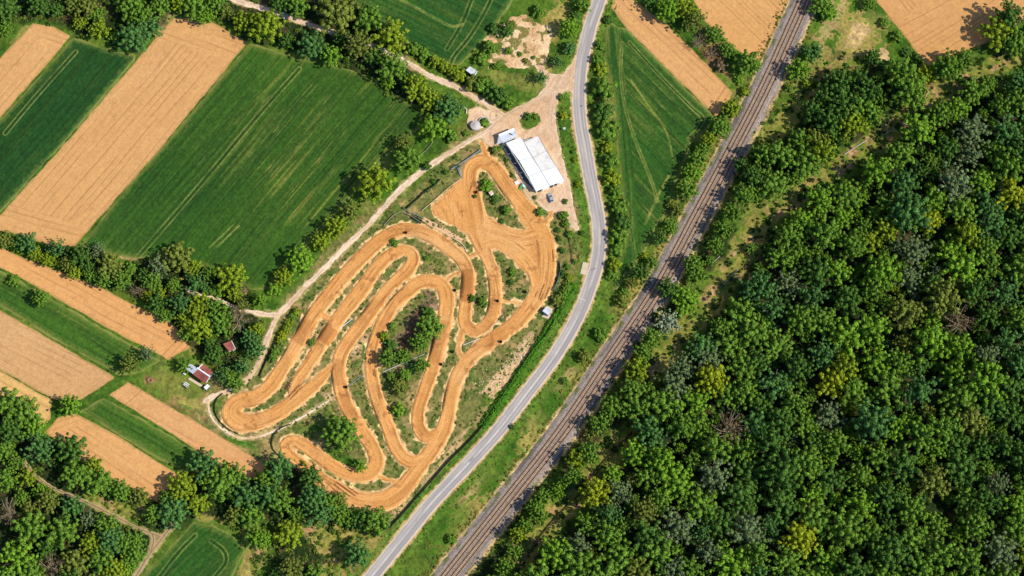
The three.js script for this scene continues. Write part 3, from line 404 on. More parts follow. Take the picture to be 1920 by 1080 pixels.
{ // pale start straight with lanes
  const line = landLine([[792, 411], [815, 423], [840, 437], [867, 452]], 4.4), P = [];
  const pic = picture(-1.4, 0, 1.4, 24, .05, (x, z, c) => { const n = vn(x * 5, z * .3), f = vn(x * 9, z * 9); c[0] = 226; c[1] = 184; c[2] = 138; mixc(c, [196, 146, 98], sm(.5, .8, n) * .7); mixc(c, [170, 122, 80], sm(.1, .02, Math.abs(((x + 1.4) % .56) - .28)) * .5); const g = .9 + .15 * f; c[0] *= g; c[1] *= g; c[2] *= g; }, false);
  tile(pic.map, 1 / 2.8, 1 / 24, .5, 0);
  struct('start_straight', ribbon(line, [[-1.25, .03], [-1.1, .16], [-.4, .1], [.1, .17], [.5, .1], [1.05, .16], [1.25, .03]], 1, .5), std({ map: pic.map }), 'pale sandy start lane with long grooves behind the start gate');
}

// ---------- railway bed ----------
{
  const Lt = 96, pic = picture(0, 0, 16, Lt, .052, (x, z, c) => { const o = x - 8, f = vn(x * 3.2, z * 3.2), f2 = vn(x * 6.1, z * 6.1), zz = z / Lt, per = (s, k) => lerp(vn(o * s, z * k), vn(o * s, (z - Lt) * k), sm(.8, 1, zz)), n = per(.5, .07);
    c[0] = 150; c[1] = 135; c[2] = 123; mixc(c, [106, 96, 90], sm(.4, .7, n) * .7); mixc(c, [150, 134, 120], sm(4.6, 3.0, Math.abs(o)) * .8); mixc(c, [144, 116, 94], sm(3.4, 2.6, Math.abs(o)) * .5 * (.6 + .4 * f)); mixc(c, [74, 52, 42], .75 * sm(.34, .12, Math.abs(Math.abs(Math.abs(o) - 1.8) - .82) + (f - .5) * .1)); mixc(c, [168, 140, 96], sm(6.0, 6.9, Math.abs(o) + (per(.8, .4) - .5) * 1.2) * .8);
    mixc(c, [96, 104, 52], .8 * sm(.6, .7, vn(o * .5 + 3, z * .35)) * sm(3.6, 5.4, Math.abs(o))); const g = .7 + .38 * f + .2 * f2; c[0] *= g; c[1] *= g; c[2] *= g; return .6 * f + .4 * f2; }, true);
  for (const t of [pic.map, pic.bumpMap]) tile(t, 1 / 16, 1 / Lt, .5, 0);
  struct('railway_ballast', ribbon(RAIL, [[-6.3, .01], [-5.8, .08], [-4.6, .5], [-4.0, .62], [-.8, .62], [0, .6], [.8, .62], [4.0, .62], [4.4, .5], [5.3, .08], [5.7, .01]], 1, 1.1), std({ ...pic, bumpScale: .04, roughness: 1 }), 'grey gravel bed of the double railway line');
}
// ---------- trees ----------
const UP = new THREE.Vector3(0, 1, 0), V = (x, y, z) => new THREE.Vector3(x, y, z);
function crownGeo(seed, o) {
  const r = rngOf(seed), pos = [], nor = [], col = [], idx = [], H = o.H, clumps = [];
  const dir = new THREE.Vector3(), n = V(0, 0, 0), t1 = V(0, 0, 0), t2 = V(0, 0, 0), p = V(0, 0, 0), tmp = V(0, 0, 0);
  for (let i = 0; i < o.limbs; i++) {
    const az = i * 2.399963 + r() * .7, el = Math.asin(Math.min(1, .06 + .94 * Math.pow((i + .5) / o.limbs, o.elPow ?? 1.1))), reach = 1 - o.rag + o.rag * 2 * r() * .75;
    dir.set(Math.cos(el) * Math.cos(az), Math.sin(el), Math.cos(el) * Math.sin(az));
    for (let k = 0; k < o.per; k++) {
      const t = o.per === 1 ? 1 : lerp(o.t0, 1, k / (o.per - 1)), e = reach * t;
      clumps.push([dir.x * e + (r() - .5) * o.jit, H * .22 + dir.y * e * H * .72 + (r() - .5) * o.jit, dir.z * e + (r() - .5) * o.jit, o.cs * (1.25 - .55 * t) * (.75 + .5 * r()), .85 + .3 * r()]);
    }
  }
  for (let i = 0; i < (o.core ?? 8); i++) clumps.push([(r() - .5) * .8, H * (.25 + .5 * r()), (r() - .5) * .8, o.cs * 1.15, .8]);
  for (const [cx, cy, cz, cs, tone] of clumps) {
    const ox = cx, oy = cy - H * .2, oz = cz, ol = Math.hypot(ox, oy, oz) + 1e-6;
    for (let i = 0; i < o.leaves; i++) {
      n.set(r() * 2 - 1, r() * 2 - 1, r() * 2 - 1).normalize(); n.x += ox / ol * .55; n.y += oy / ol * .55 + .25; n.z += oz / ol * .55; n.normalize();
      p.set(cx + n.x * cs * (.8 + .35 * r()), cy + n.y * cs * .85 * (.8 + .35 * r()), cz + n.z * cs * (.8 + .35 * r()));
      tmp.set(r() - .5, r() - .5, r() - .5).multiplyScalar(o.tilt ?? 1.1).add(n).normalize();
      t1.crossVectors(tmp, Math.abs(tmp.y) < .9 ? UP : t2.set(1, 0, 0)).normalize(); t2.crossVectors(tmp, t1);
      const a = r() * 6.283, ca = Math.cos(a), sa = Math.sin(a), L = o.ls * (.65 + .75 * r()), W = L * (o.slim ?? .62), b = pos.length / 3, v = tone * (.72 + .56 * r());
      for (const [u, w] of [[-1, 0], [0, -1], [1, 0], [0, 1]]) {
        const x = u * L, y = w * W, q = u * u * -.18 * L;
        pos.push(p.x + t1.x * (x * ca - y * sa) + t2.x * (x * sa + y * ca) + tmp.x * q, p.y + t1.y * (x * ca - y * sa) + t2.y * (x * sa + y * ca) + tmp.y * q, p.z + t1.z * (x * ca - y * sa) + t2.z * (x * sa + y * ca) + tmp.z * q);
        nor.push(...n.clone().multiplyScalar(.75).add(tmp.clone().multiplyScalar(.6)).normalize().toArray()); col.push(v * (.96 + .08 * r()), v, v * (.9 + .2 * r()));
      }
      idx.push(b, b + 1, b + 2, b, b + 2, b + 3);
    }
  }
  const g = new THREE.BufferGeometry();
  g.setAttribute('position', new THREE.Float32BufferAttribute(pos, 3)); g.setAttribute('normal', new THREE.Float32BufferAttribute(nor, 3)); g.setAttribute('color', new THREE.Float32BufferAttribute(col, 3)); g.setIndex(idx);
  return g;
}
function rod(a, b, ra, rb, n = 6) { // tapered tube from a to b
  const d = b.clone().sub(a), L = d.length(), g = new THREE.CylinderGeometry(rb, ra, L, n, 1, false); g.translate(0, L / 2, 0);
  g.applyQuaternion(new THREE.Quaternion().setFromUnitVectors(UP, d.normalize())); g.translate(a.x, a.y, a.z); return g;
}
function trunkGeo(seed, H, base, limbs = 6, spread = .75) { // in crown radii; y = 0 on the ground, crown from base
  const r = rngOf(seed), top = V((r() - .5) * .1, base + H * .5, (r() - .5) * .1), gs = [rod(V(0, -.05, 0), V((r() - .5) * .06, base * .7, 0), .075, .055), rod(V(0, base * .7, 0), top, .055, .02)];
  for (let i = 0; i < limbs; i++) { const a = i * 2.4 + r(), y = base * (.75 + .35 * r()), m = V(Math.cos(a) * spread * .5, y + H * .3, Math.sin(a) * spread * .5), e = V(Math.cos(a + .2) * spread, y + H * (.45 + .25 * r()), Math.sin(a + .2) * spread); gs.push(rod(V(0, y, 0), m, .032, .022, 5), rod(m, e, .022, .007, 5)); }
  return mergeGeometries(gs);
}
const FORM = { // crown forms, unit radius
  round: { o: { H: 1.35, limbs: 40, per: 3, t0: .5, cs: .17, rag: .24, jit: .13, leaves: 50, ls: .05 }, base: .34, n: 5 },
  star: { o: { H: 1.45, limbs: 36, per: 4, t0: .35, cs: .14, rag: .3, jit: .11, leaves: 42, ls: .048, core: 9 }, base: .38, n: 6 },
  loose: { o: { H: 1.55, limbs: 30, per: 5, t0: .25, cs: .105, rag: .42, jit: .17, leaves: 36, ls: .048, core: 4, slim: .5 }, base: .4, n: 5 },
  spray: { o: { H: 1.75, limbs: 36, per: 4, t0: .25, cs: .11, rag: .36, jit: .1, leaves: 44, ls: .058, slim: .32, core: 5, elPow: .9 }, base: .4, n: 4 },
  bare: { o: { H: 1.5, limbs: 22, per: 4, t0: .4, cs: .13, rag: .45, jit: .22, leaves: 14, ls: .045, slim: .3, core: 2 }, base: .45, n: 2, limbs: 14 },
  shrub: { o: { H: 1.15, limbs: 15, per: 2, t0: .55, cs: .34, rag: .3, jit: .16, leaves: 64, ls: .1, core: 6 }, base: .1, n: 4 },
};
let fs = 100;
for (const f of Object.values(FORM)) { f.v = []; for (let i = 0; i < f.n; i++) f.v.push({ crown: crownGeo(fs++, { ...f.o, rag: f.o.rag * (.85 + .1 * i), limbs: f.o.limbs + (i % 3) - 1 }), trunk: trunkGeo(fs++, f.o.H, f.base, f.limbs ?? 6, f.limbs ? .95 : .7) }); }
const leafMat = (r, g, b) => std({ color: lin(r, g, b), vertexColors: true, roughness: .75 });
const LEAF = { d: leafMat(82, 116, 42), m: leafMat(106, 140, 44), b: leafMat(116, 154, 40), y: leafMat(132, 150, 34), o: leafMat(120, 130, 50), t: leafMat(86, 126, 58), g: leafMat(112, 130, 80), l: leafMat(152, 162, 32), n: leafMat(130, 110, 78), s: leafMat(152, 164, 124) };
const LEAFWORD = { d: 'dark green', m: 'mid green', b: 'bright green', y: 'yellow green', o: 'olive', t: 'bluish green', g: 'grey green', l: 'golden yellow', n: 'brownish, thinly leaved', s: 'pale silvery' };
const barkMat = std({ color: lin(112, 92, 72), roughness: 1 }), paleBark = std({ color: lin(158, 142, 120), roughness: 1 });
const FORMS_FOR = { d: ['round', 'round', 'star'], m: ['round', 'star', 'round'], b: ['round', 'star'], y: ['star', 'round', 'round'], o: ['star', 'spray', 'round'], t: ['star', 'loose', 'round'], g: ['spray', 'loose'], l: ['star', 'round'], n: ['bare'], s: ['loose', 'spray'] };
const treeRng = rngOf(4242), ALL = [];
const FORMNAME = { round: 'broadleaf_tree', star: 'spreading_tree', loose: 'open_crowned_tree', spray: 'feathery_tree', bare: 'sparse_tree', shrub: 'shrub' };
function tree(px, py, rpx, c, label, group, form) {
  const pick = treeRng(), pick2 = treeRng(), turn = treeRng() * 6.283, sh = (group?.includes('forest') ? 1.0 + .6 * treeRng() : .88 + .28 * treeRng()), R = rpx * MPP * (rpx < 13 ? 1.04 : group?.includes('forest') ? (railLines.at(land(px, py).x, land(px, py).z, {}).d > -13 ? 1.0 : rpx < 18 ? 1.12 : 1.24) : 1.1);
  form ??= rpx < 13 ? 'shrub' : FORMS_FOR[c][Math.floor(pick * FORMS_FOR[c].length)];
  const f = FORM[form], v = f.v[Math.floor(pick2 * f.v.length)], sy = R * sh * (rpx > 24 ? .88 : 1), base = f.base * R, hc = base * sy / R + f.o.H * .45 * sy;
  const p = land(px, py, hc); p.y = 0;
  const o = thing(group?.includes('forest') && form !== 'bare' ? (rpx < 13 ? 'young_' : '') + 'woodland_' + FORMNAME[form] : FORMNAME[form], label, form === 'shrub' ? 'shrub' : 'tree', p, turn, group);
  const k = part('crown', v.crown, LEAF[c], o); k.position.y = f.base * sy; k.scale.set(R, sy, R);
  const tr = part(form === 'shrub' ? 'stem' : 'trunk', v.trunk, form === 'loose' || form === 'bare' || c === 's' ? paleBark : barkMat, o); tr.scale.set(R, sy, R);
  ALL.push({ px, py, r: rpx, c, o });
  return o;
}
const ORD = ['first', 'second', 'third', 'fourth', 'fifth', 'sixth', 'seventh', 'eighth', 'ninth', 'tenth', 'eleventh', 'twelfth', 'thirteenth', 'fourteenth', 'fifteenth', 'sixteenth', 'seventeenth', 'eighteenth', 'nineteenth', 'twentieth', 'twenty-first', 'twenty-second', 'twenty-third', 'twenty-fourth', 'twenty-fifth', 'twenty-sixth', 'twenty-seventh', 'twenty-eighth', 'twenty-ninth', 'thirtieth'];
// a row is written in order along its line; the label counts each colour from the named end
function row(where, group, text, form) {
  const items = text.trim().split(/\s+/).map((w) => { const [x, y, r, c, f] = w.split(','); return [+x, +y, +r, c, f]; }), total = {}, count = {};
  const k0 = /left$/.test(where) ? 0 : 1; items.sort((a, b) => a[k0] - b[k0]);
  for (const i of items) total[i[3]] = (total[i[3]] ?? 0) + 1;
  for (const [x, y, r, c, f] of items) {
    const k = count[c] = (count[c] ?? 0) + 1, kind = form === 'shrub' || r < 13 ? 'bush' : 'tree', size = r > 26 ? 'large ' : r < 15 && kind === 'tree' ? 'small ' : '';
    tree(x, y, r, c, (total[c] === 1 ? 'only ' : ORD[k - 1] + ' ') + LEAFWORD[c].replace(', thinly leaved', '') + ' ' + size + kind + ' ' + where, group, f ?? form);
  }
}
row('at the top left field ends, from the left', 'trees along the top left field ends', '12,15,25,d 8,52,16,m 72,8,20,d 105,18,14,d 140,8,20,o 150,42,14,y 165,14,22,o 182,30,18,m 187,56,20,y 215,70,12,m 245,12,26,m 265,30,22,m 250,70,28,t 278,52,24,t 300,10,20,m 335,8,16,y 365,12,26,m 386,32,16,b 405,10,20,m 425,22,16,o 455,40,20,y 476,58,15,d');
row('above the big green field, from the left', 'tree belt above the big green field', '498,46,31,y 537,75,15,d 525,8,18,d 558,12,22,m 586,85,26,t 622,104,20,b 630,24,38,o 640,70,16,d 672,82,29,o 692,38,28,m 735,68,33,y 700,104,20,d 733,126,28,m 728,156,13,b 762,150,15,d 780,165,24,y 806,188,22,y 840,203,27,t 814,238,27,b 758,268,18,o 848,256,12,m');
row('on the bank above the gravel track, from the left', 'hedge bushes above the gravel track', '775,92,12,m 795,102,13,m 815,114,12,y 833,124,12,y 848,132,12,y 862,142,13,y', 'shrub');
row('between tin hut and junction, from the left', 'bushes between the tin hut and the junction', '885,155,14,o 903,160,16,m 919,170,15,d 938,180,17,d 952,190,14,m 915,152,9,d', 'shrub');
row('on the bare sand, from the left', 'bushes on the bare sandy ground', '902,110,13,m 918,90,14,m 925,54,11,d 950,58,13,d 952,95,7,m 932,124,7,m 975,102,5,m 985,113,5,o 1000,108,4,m 960,45,7,o', 'shrub');
row('left of the upper paved road, from the top', 'trees on the verge left of the upper paved road', '1092,10,16,m 1078,30,11,d 1010,20,12,m 1067,52,18,b 1067,92,12,t 1046,115,13,t 1015,145,14,t');
row('right of the paved road, from the top', 'hedge bushes right of the paved road', '1140,38,8,d 1126,85,9,m 1121,112,11,m 1128,130,12,y 1131,165,19,m 1132,190,11,o 1132,210,17,d 1138,243,19,m 1139,278,12,y 1147,300,14,m 1150,333,14,y 1155,358,12,m 1160,388,15,m 1166,415,16,d 1163,440,15,m 1157,468,13,m 1153,495,12,y 1147,515,10,m', 'shrub');
row('between two upper tan fields, from the left', 'trees between the two upper tan fields', '1222,6,15,d 1252,18,22,b 1284,15,21,y 1303,38,22,o 1310,78,15,n 1335,100,13,n 1341,66,18,m 1364,93,15,m 1350,122,12,n 1403,116,23,m 1386,149,9,b');
row('on the road side of the railway, from top', 'trees and bushes along the left of the railway', '1396,172,9,y 1372,203,17,y 1352,238,21,m 1328,262,15,y 1320,278,14,m 1308,297,18,m 1298,322,19,b 1288,355,19,m 1258,383,9,o 1270,395,13,o 1258,425,14,m 1238,447,15,d 1222,492,13,m 1208,480,8,y 1203,512,17,d 1185,530,13,o 1172,548,9,m 1165,563,12,o 1125,628,12,m 1096,668,12,o 1060,715,7,m 847,1012,9,m 960,800,5,d');
row('between railway and upper right field, from left', 'trees between the railway and the upper right field', '1540,10,22,m 1554,24,16,b 1525,98,20,t 1500,130,23,b 1512,160,10,y 1630,6,13,m 1637,106,15,d 1658,42,10,m 1683,68,12,m 1700,100,9,d 1718,112,10,d 1480,165,8,m');
row('between gravel track and big green field, from top', 'roadside trees beside the big green field', '762,298,26,m,round 702,343,34,y,round 657,395,19,o 628,425,21,y,round 602,452,17,y,round 564,487,26,b,round 532,518,18,y,round 513,541,12,b');
row('in the belt above the long tan strip, from left', 'tree belt left of the gravel track', '8,450,16,o 51,455,20,t 30,462,10,m 65,475,13,y 88,487,13,y 107,465,19,t 109,492,10,y 125,495,14,o 150,482,20,d 165,500,14,d 183,468,15,g 140,510,14,y 170,515,13,m 205,500,25,o 195,526,16,m 230,526,17,m 245,505,12,m 270,517,15,d 258,545,14,n 285,530,19,m 297,500,21,g 335,482,28,o 325,535,14,m 300,555,14,y 362,502,16,y 393,510,13,m 366,532,21,t 432,520,27,y 415,545,11,b 440,550,14,y 452,545,12,n 487,563,13,b 405,540,9,m');
row('in the thicket around the red roofs, from top', 'trees in the thicket around the red roofs', '337,566,23,t 292,568,19,d 278,552,13,y 310,592,13,m 372,572,22,y 345,598,16,y 400,576,19,m 392,545,12,d 372,612,27,y 350,625,16,m 415,602,25,m 445,598,25,n 455,572,14,o 426,620,13,m 480,620,14,y 468,634,16,t 478,655,18,t 401,662,18,d 392,640,12,d 345,684,14,m 455,688,19,t 419,702,17,t 432,708,17,m 443,718,14,m');
row('alone among the lower left fields, from top', 'lone trees among the lower left fields', '25,525,11,m 76,558,15,m 274,664,15,g 243,683,20,o 130,760,20,b');
row('in the lower left wood, from the top', 'trees of the wood at the lower left edge', '15,760,30,m 46,776,28,m 20,808,24,d 62,800,22,b 75,840,31,t 132,842,27,d 8,845,20,m 32,866,15,m 50,895,19,y 140,890,25,m 75,922,15,b 176,872,16,y 184,905,26,m 228,922,19,m 262,930,16,o 205,925,10,d 12,898,22,m 40,935,14,m 90,938,20,o 15,958,24,n 55,955,17,o 135,950,20,t 165,973,18,g 55,990,29,m 115,998,31,m 30,1045,31,b 200,985,22,m 205,1012,24,t 232,1018,20,m 255,1010,16,m 250,1040,20,m 190,1050,25,m 140,1055,24,o 98,1065,25,n 60,1075,24,m 215,1068,22,y 170,1020,19,y 240,1062,14,b 10,1085,24,m 130,1090,22,d 85,1030,16,d');
row('between bottom field and dirt circuit, from left', 'trees between the bottom field and the dirt circuit', '288,965,17,m 325,960,27,t 312,935,14,m 340,912,25,y 380,870,27,t 412,906,31,m 370,946,21,y 440,893,22,m 460,930,27,t 440,965,17,o 470,968,23,m 478,1010,19,b 500,898,20,m 524,878,25,t 500,930,25,t 528,938,24,m 492,1012,16,b 542,1003,25,y 548,1065,23,o 555,966,15,m 582,895,20,d 588,932,25,t 597,962,27,t 612,945,20,m 592,1075,17,m 636,938,15,o 636,966,19,m 656,970,17,m 678,972,20,d 706,978,26,m 670,1040,23,t 520,1075,14,d');
row('inside the dirt circuit, from the top', 'trees and bushes inside the dirt circuit', '912,349,11,b 890,368,4,d 928,375,8,d 950,394,9,m 940,415,5,d 740,455,8,m 800,484,5,m 960,510,8,m 958,530,6,d 905,565,9,m 720,630,9,y 735,612,7,m 803,587,12,d 806,612,24,m,round 786,642,17,m 733,648,12,d 727,672,16,m 757,668,14,m 792,684,14,m 775,690,10,t 760,702,12,m 748,725,15,o 732,705,8,m 748,768,11,b 640,810,31,m,round 622,795,11,m 675,873,13,b 583,642,6,m 885,560,7,d', undefined);
row('between circuit and paved road, from the top', 'bushes between the circuit and the road', '1060,377,5,d 1058,404,9,m 1061,420,7,m 1068,440,7,m 1046,432,5,d 1048,448,5,d 1091,437,5,d 1055,470,6,d 1064,500,6,m 1056,512,6,d 1068,520,8,y 1062,540,9,m 1044,562,11,o 1053,574,7,d 1056,552,8,m 1078,490,5,m 1078,300,5,y 1074,285,4,d 1084,345,6,y', 'shrub');
row('near the white roofed hall, from the left', 'bushes near the white roofed building', '1057,216,8,l 1053,182,7,m 990,218,7,d 1004,218,6,m 1003,370,4,o 960,330,4,d 949,300,4,d 1012,398,8,m 928,282,8,o 936,278,5,m', 'shrub');
row('on the grass near the round tank, from the left', 'bushes near the round tank', '908,230,8,b 873,250,6,m 800,312,8,d 835,322,5,d 860,312,4,d 812,340,5,d', 'shrub');
row('in the strip beside the outer straight, from top', 'hedge bushes beside the outer straight', '555,585,7,y 548,595,8,m 541,606,8,y 536,618,8,y 530,628,8,l 524,638,7,y 516,658,8,m 511,670,8,m', 'shrub');
// ---------- the forest right of the railway ----------
const LAND = [ // trees that one finds at a glance
  [1117, 923, 25, 'l', 'the golden tree by the lower forest fence'], [1333, 712, 25, 'l', 'the golden tree amid the lower forest'], [1735, 412, 22, 'l', 'the golden tree in the upper forest'], [1900, 365, 28, 'l', 'the golden tree at the right edge'],
  [1252, 606, 25, 's', 'the pale silvery tree by the railway'], [1597, 232, 23, 'y', 'the yellowish tree by the forest path'], [1562, 715, 25, 'l', 'the golden tree in mid forest'], [1872, 60, 28, 'y', 'the tall tree by the upper right field'], [1700, 588, 32, 'o', 'the big olive tree right of centre'], [1370, 800, 27, 'n', 'the brown thin tree in the lower forest'],
  [1500, 1010, 26, 'l', 'the golden tree at the bottom'], [1750, 905, 26, 'o', 'the olive tree in the lower right forest'],
];
const forestTrees = LAND.map(([x, y, r, c]) => [x, y, r, c, true]);
const ft = (t) => { for (const w of t.trim().split(/\s+/)) { const [x, y, r, c] = w.split(','); forestTrees.push([+x, +y, +r, c]); } };
ft('1575,155,25,d 1605,150,22,d 1627,168,23,d 1552,180,23,d 1582,195,25,d 1612,200,25,m 1530,210,23,d 1555,225,23,d 1635,215,19,m 1500,262,19,m 1530,262,19,o 1570,250,16,m 1690,140,27,m 1708,172,29,o 1735,140,18,y 1775,125,23,m 1803,112,19,m 1770,152,20,y 1793,150,20,o 1895,30,25,d 1905,82,23,m 1845,125,20,t 1880,105,18,y 1905,120,20,y 1725,242,29,b 1765,215,21,m 1795,205,20,b 1827,170,23,y 1852,157,16,y 1877,195,18,m 1825,245,30,g 1890,245,30,g 1908,190,21,m');
ft('1460,290,25,m 1510,300,29,m 1540,285,23,y 1450,345,25,m 1645,320,26,b 1690,290,23,m 1745,300,16,m 1790,345,34,g 1820,290,24,g 1695,345,23,t 1705,400,33,g 1538,372,25,b 1618,370,14,b 1757,412,15,l 1665,430,21,y 1620,425,17,y 1635,452,19,y 1505,420,25,b 1480,440,25,m 1465,482,25,m 1600,460,23,y 1545,440,27,m 1715,470,26,g 1815,440,23,y 1785,470,25,b 1805,500,31,b 1855,385,25,t 1860,422,29,t 1890,442,23,d 1890,310,27,m 1915,290,24,d 1655,510,29,b 1705,525,25,g 1750,540,21,o 1570,510,23,b 1530,510,25,o 1480,532,23,g 1640,542,22,m 1430,540,24,t');
ft('1450,577,25,t 1460,650,27,o 1455,722,31,g 1545,605,25,m 1635,615,29,b 1640,677,25,b 1770,560,29,o 1800,600,25,n 1855,590,21,o 1745,640,31,b 1800,655,25,b 1685,680,21,o 1725,730,31,t 1850,710,34,b 1800,742,29,m 1790,700,23,b 1850,670,23,g 1600,735,27,y 1590,757,18,l 1545,665,25,t 1585,690,23,y 1555,780,27,g 1635,790,31,g 1510,800,23,m 1510,775,14,b 1680,800,23,b 1770,800,27,m 1820,790,27,o 1910,600,21,m 1915,680,23,t 1900,780,25,d 1500,600,24,m 1590,560,25,d 1500,690,22,d');
ft('1285,565,27,b 1252,540,21,d 1295,602,17,y 1222,632,19,m 1205,662,19,y 1195,692,23,y 1275,632,17,o 1185,732,25,m 1212,742,20,m 1278,690,23,g 1265,722,27,g 1350,612,17,m 1395,590,29,m 1412,622,27,m 1370,645,25,m 1320,655,25,t 1330,677,25,g 1395,690,27,m 1400,735,23,m 1365,740,21,o 1305,755,25,b 1245,762,29,m 1195,762,25,m 1150,762,25,m 1125,795,21,o 1170,795,27,m 1215,805,23,t 1275,800,23,y 1310,800,21,y 1420,680,21,d 1415,545,27,t 1300,495,20,m 1341,462,17,y 1356,428,19,y 1375,400,20,m 1395,365,22,m 1410,330,22,d 1430,290,23,m 1390,310,16,d 1304,515,20,m 1420,360,20,m 1408,465,11,y');
ft('1080,862,19,y 1105,852,23,m 1225,828,25,t 1190,850,21,b 1150,890,17,b 1163,925,23,g 1215,890,21,m 1240,863,23,b 1265,902,29,b 1235,937,19,m 1345,840,27,m 1300,862,17,m 1340,892,29,g 1395,842,21,m 1315,945,29,y 1270,990,33,g 1210,960,23,o 1215,1005,29,o 1140,965,21,t 1135,1000,25,m 1085,1022,23,g 1085,1062,31,m 1165,1045,29,o 1235,1040,29,y 1195,1068,23,o 1265,1067,22,g 1292,1065,21,m 1330,1035,23,g 1375,1055,33,b 1420,1040,23,m 1018,930,17,m 1045,920,15,b 1003,950,17,m 1012,970,16,m 985,985,17,m 972,1002,17,y 965,1035,17,m 1060,903,15,y 1075,893,18,m 945,1065,19,m 930,1090,18,m 1105,815,12,o');
{ // the rest of the forest closes up between them
  const r = rngOf(77), stand = (x, y) => { const v = vn(x * .007 + 3, y * .007 + 9) + (r() - .5) * .35, P = ['ddtdtg', 'dmdmtd', 'mmmdbm', 'mbbmym', 'mogmyo']; const q = P[Math.max(0, Math.min(4, Math.floor(v * 5)))]; return q[Math.floor(r() * q.length)]; }, ok = (x, y, q) => { const p = land(x, y); if (forestSd(p.x, p.z) < 1.5) return false; for (const f of forestTrees) if (Math.hypot(f[0] - x, f[1] - y) < (f[2] + q) * .84) return false; return true; };
  // open lanes: the forest path and the clearings
  const lanes = LANES_PX;
  const near = (x, y, far = 38) => lanes.some((l) => l.some((a, i) => { if (!i) return false; const b = l[i - 1], ex = a[0] - b[0], ey = a[1] - b[1], t = Math.min(1, Math.max(0, ((x - b[0]) * ex + (y - b[1]) * ey) / (ex * ex + ey * ey))); return Math.hypot(x - b[0] - ex * t, y - b[1] - ey * t) < far; }));
  for (let i = forestTrees.length - 1; i >= 0; i--) if (!forestTrees[i][4] && forestTrees[i][2] > 14 && near(forestTrees[i][0], forestTrees[i][1], 19)) forestTrees.splice(i, 1);
  for (let i = 0; i < 16000 && forestTrees.length < 540; i++) { const x = 900 + r() * 1100, y = 60 + r() * 1080, q = i < 7000 ? 19 + r() * 13 : 11 + r() * r() * 16; if (!near(x, y) && ok(x, y, q)) forestTrees.push([x, y, q, stand(x, y)]); }
  for (let i = 0, n = 0; i < 20000 && n < 60; i++) { const x = 900 + r() * 1030, y = 60 + r() * 1030, q = 8 + r() * 5; if (!near(x, y) && ok(x, y, q)) { n++; forestTrees.push([x, y, q, stand(x, y)]); } }
}
{
  { const r = rngOf(311); for (const f of forestTrees) if (!f[4]) { const v = r(); if (f[3] === 'y' && v < .45) f[3] = 'm'; else if (f[3] === 'o' && v < .45) f[3] = v < .2 ? 'd' : 'm'; else if (f[3] === 'g' && v < .4) f[3] = 't'; else if (f[3] === 'l') f[3] = 'y'; } }
  const side = (dx, dy) => { const a = Math.atan2(dy, dx) * 180 / Math.PI, k = Math.round(a / 45); return { 0: 'right of', 1: 'lower right of', 2: 'below', 3: 'lower left of', 4: 'left of', '-4': 'left of', '-3': 'upper left of', '-2': 'above', '-1': 'upper right of' }[k]; };
  const bins = new Map();
  forestTrees.forEach((f, i) => { if (f[4]) { f[5] = null; return; } let best = 0, bd = 1e9; LAND.forEach((l, k) => { const d = Math.hypot(l[0] - f[0], l[1] - f[1]); if (d < bd) { bd = d; best = k; } }); f[6] = bd; const key = best + '|' + side(f[0] - LAND[best][0], f[1] - LAND[best][1]) + '|' + f[3]; if (!bins.has(key)) bins.set(key, []); bins.get(key).push(f); });
  for (const [key, list] of bins) { const [k, s, c] = key.split('|'); list.sort((a, b) => a[6] - b[6]); list.forEach((f, i) => { f[5] = (list.length === 1 ? '' : i ? ORD[i] + ' nearest ' : 'nearest ') + LEAFWORD[c].replace(', thinly leaved', '') + ' tree ' + s + ' ' + LAND[+k][4].replace('the ', ''); if (list.length === 1) f[5] = 'one ' + f[5]; }); }
  forestTrees.forEach((f, i) => tree(f[0], f[1], f[2], f[3], f[4] ? LAND[i][4].replace('the ', '') + ', with a full crown' : f[5], 'trees of the forest right of the railway', f[2] < 13 ? 'round' : undefined));
}
// ---------- built things ----------
const paint = (r, g, b, o = {}) => std({ color: lin(r, g, b), roughness: .6, ...o });
const M = { seam: paint(168, 164, 158), white: paint(240, 240, 236, { roughness: .45 }), cream: paint(226, 220, 206, { roughness: .6 }), greyRoof: paint(186, 188, 192, { roughness: .5, metalness: .2 }), dark: paint(34, 38, 44), steel: paint(150, 156, 162, { roughness: .5, metalness: .4 }), darkSteel: paint(70, 78, 84, { roughness: .5 }), teal: paint(84, 112, 118), wood: paint(196, 172, 130, { roughness: .9 }), greyWood: paint(176, 168, 156, { roughness: .95 }), fadedWood: paint(146, 136, 116, { roughness: .95 }), brownWood: paint(110, 80, 58, { roughness: .95 }), concrete: paint(206, 182, 154, { roughness: .95 }), greyConcrete: paint(176, 176, 174, { roughness: .95 }), black: paint(26, 26, 28, { roughness: .8 }), net: paint(30, 44, 40, { roughness: .9 }), rust: paint(62, 40, 32, { roughness: .7 }), rubber: paint(24, 24, 25, { roughness: .85 }), stone: paint(214, 196, 168, { roughness: .95 }), green: paint(60, 130, 70), tealPaint: paint(70, 170, 170), pink: paint(214, 176, 160), glass: std({ color: lin(30, 40, 52), roughness: .08 }), red: paint(180, 40, 34) };
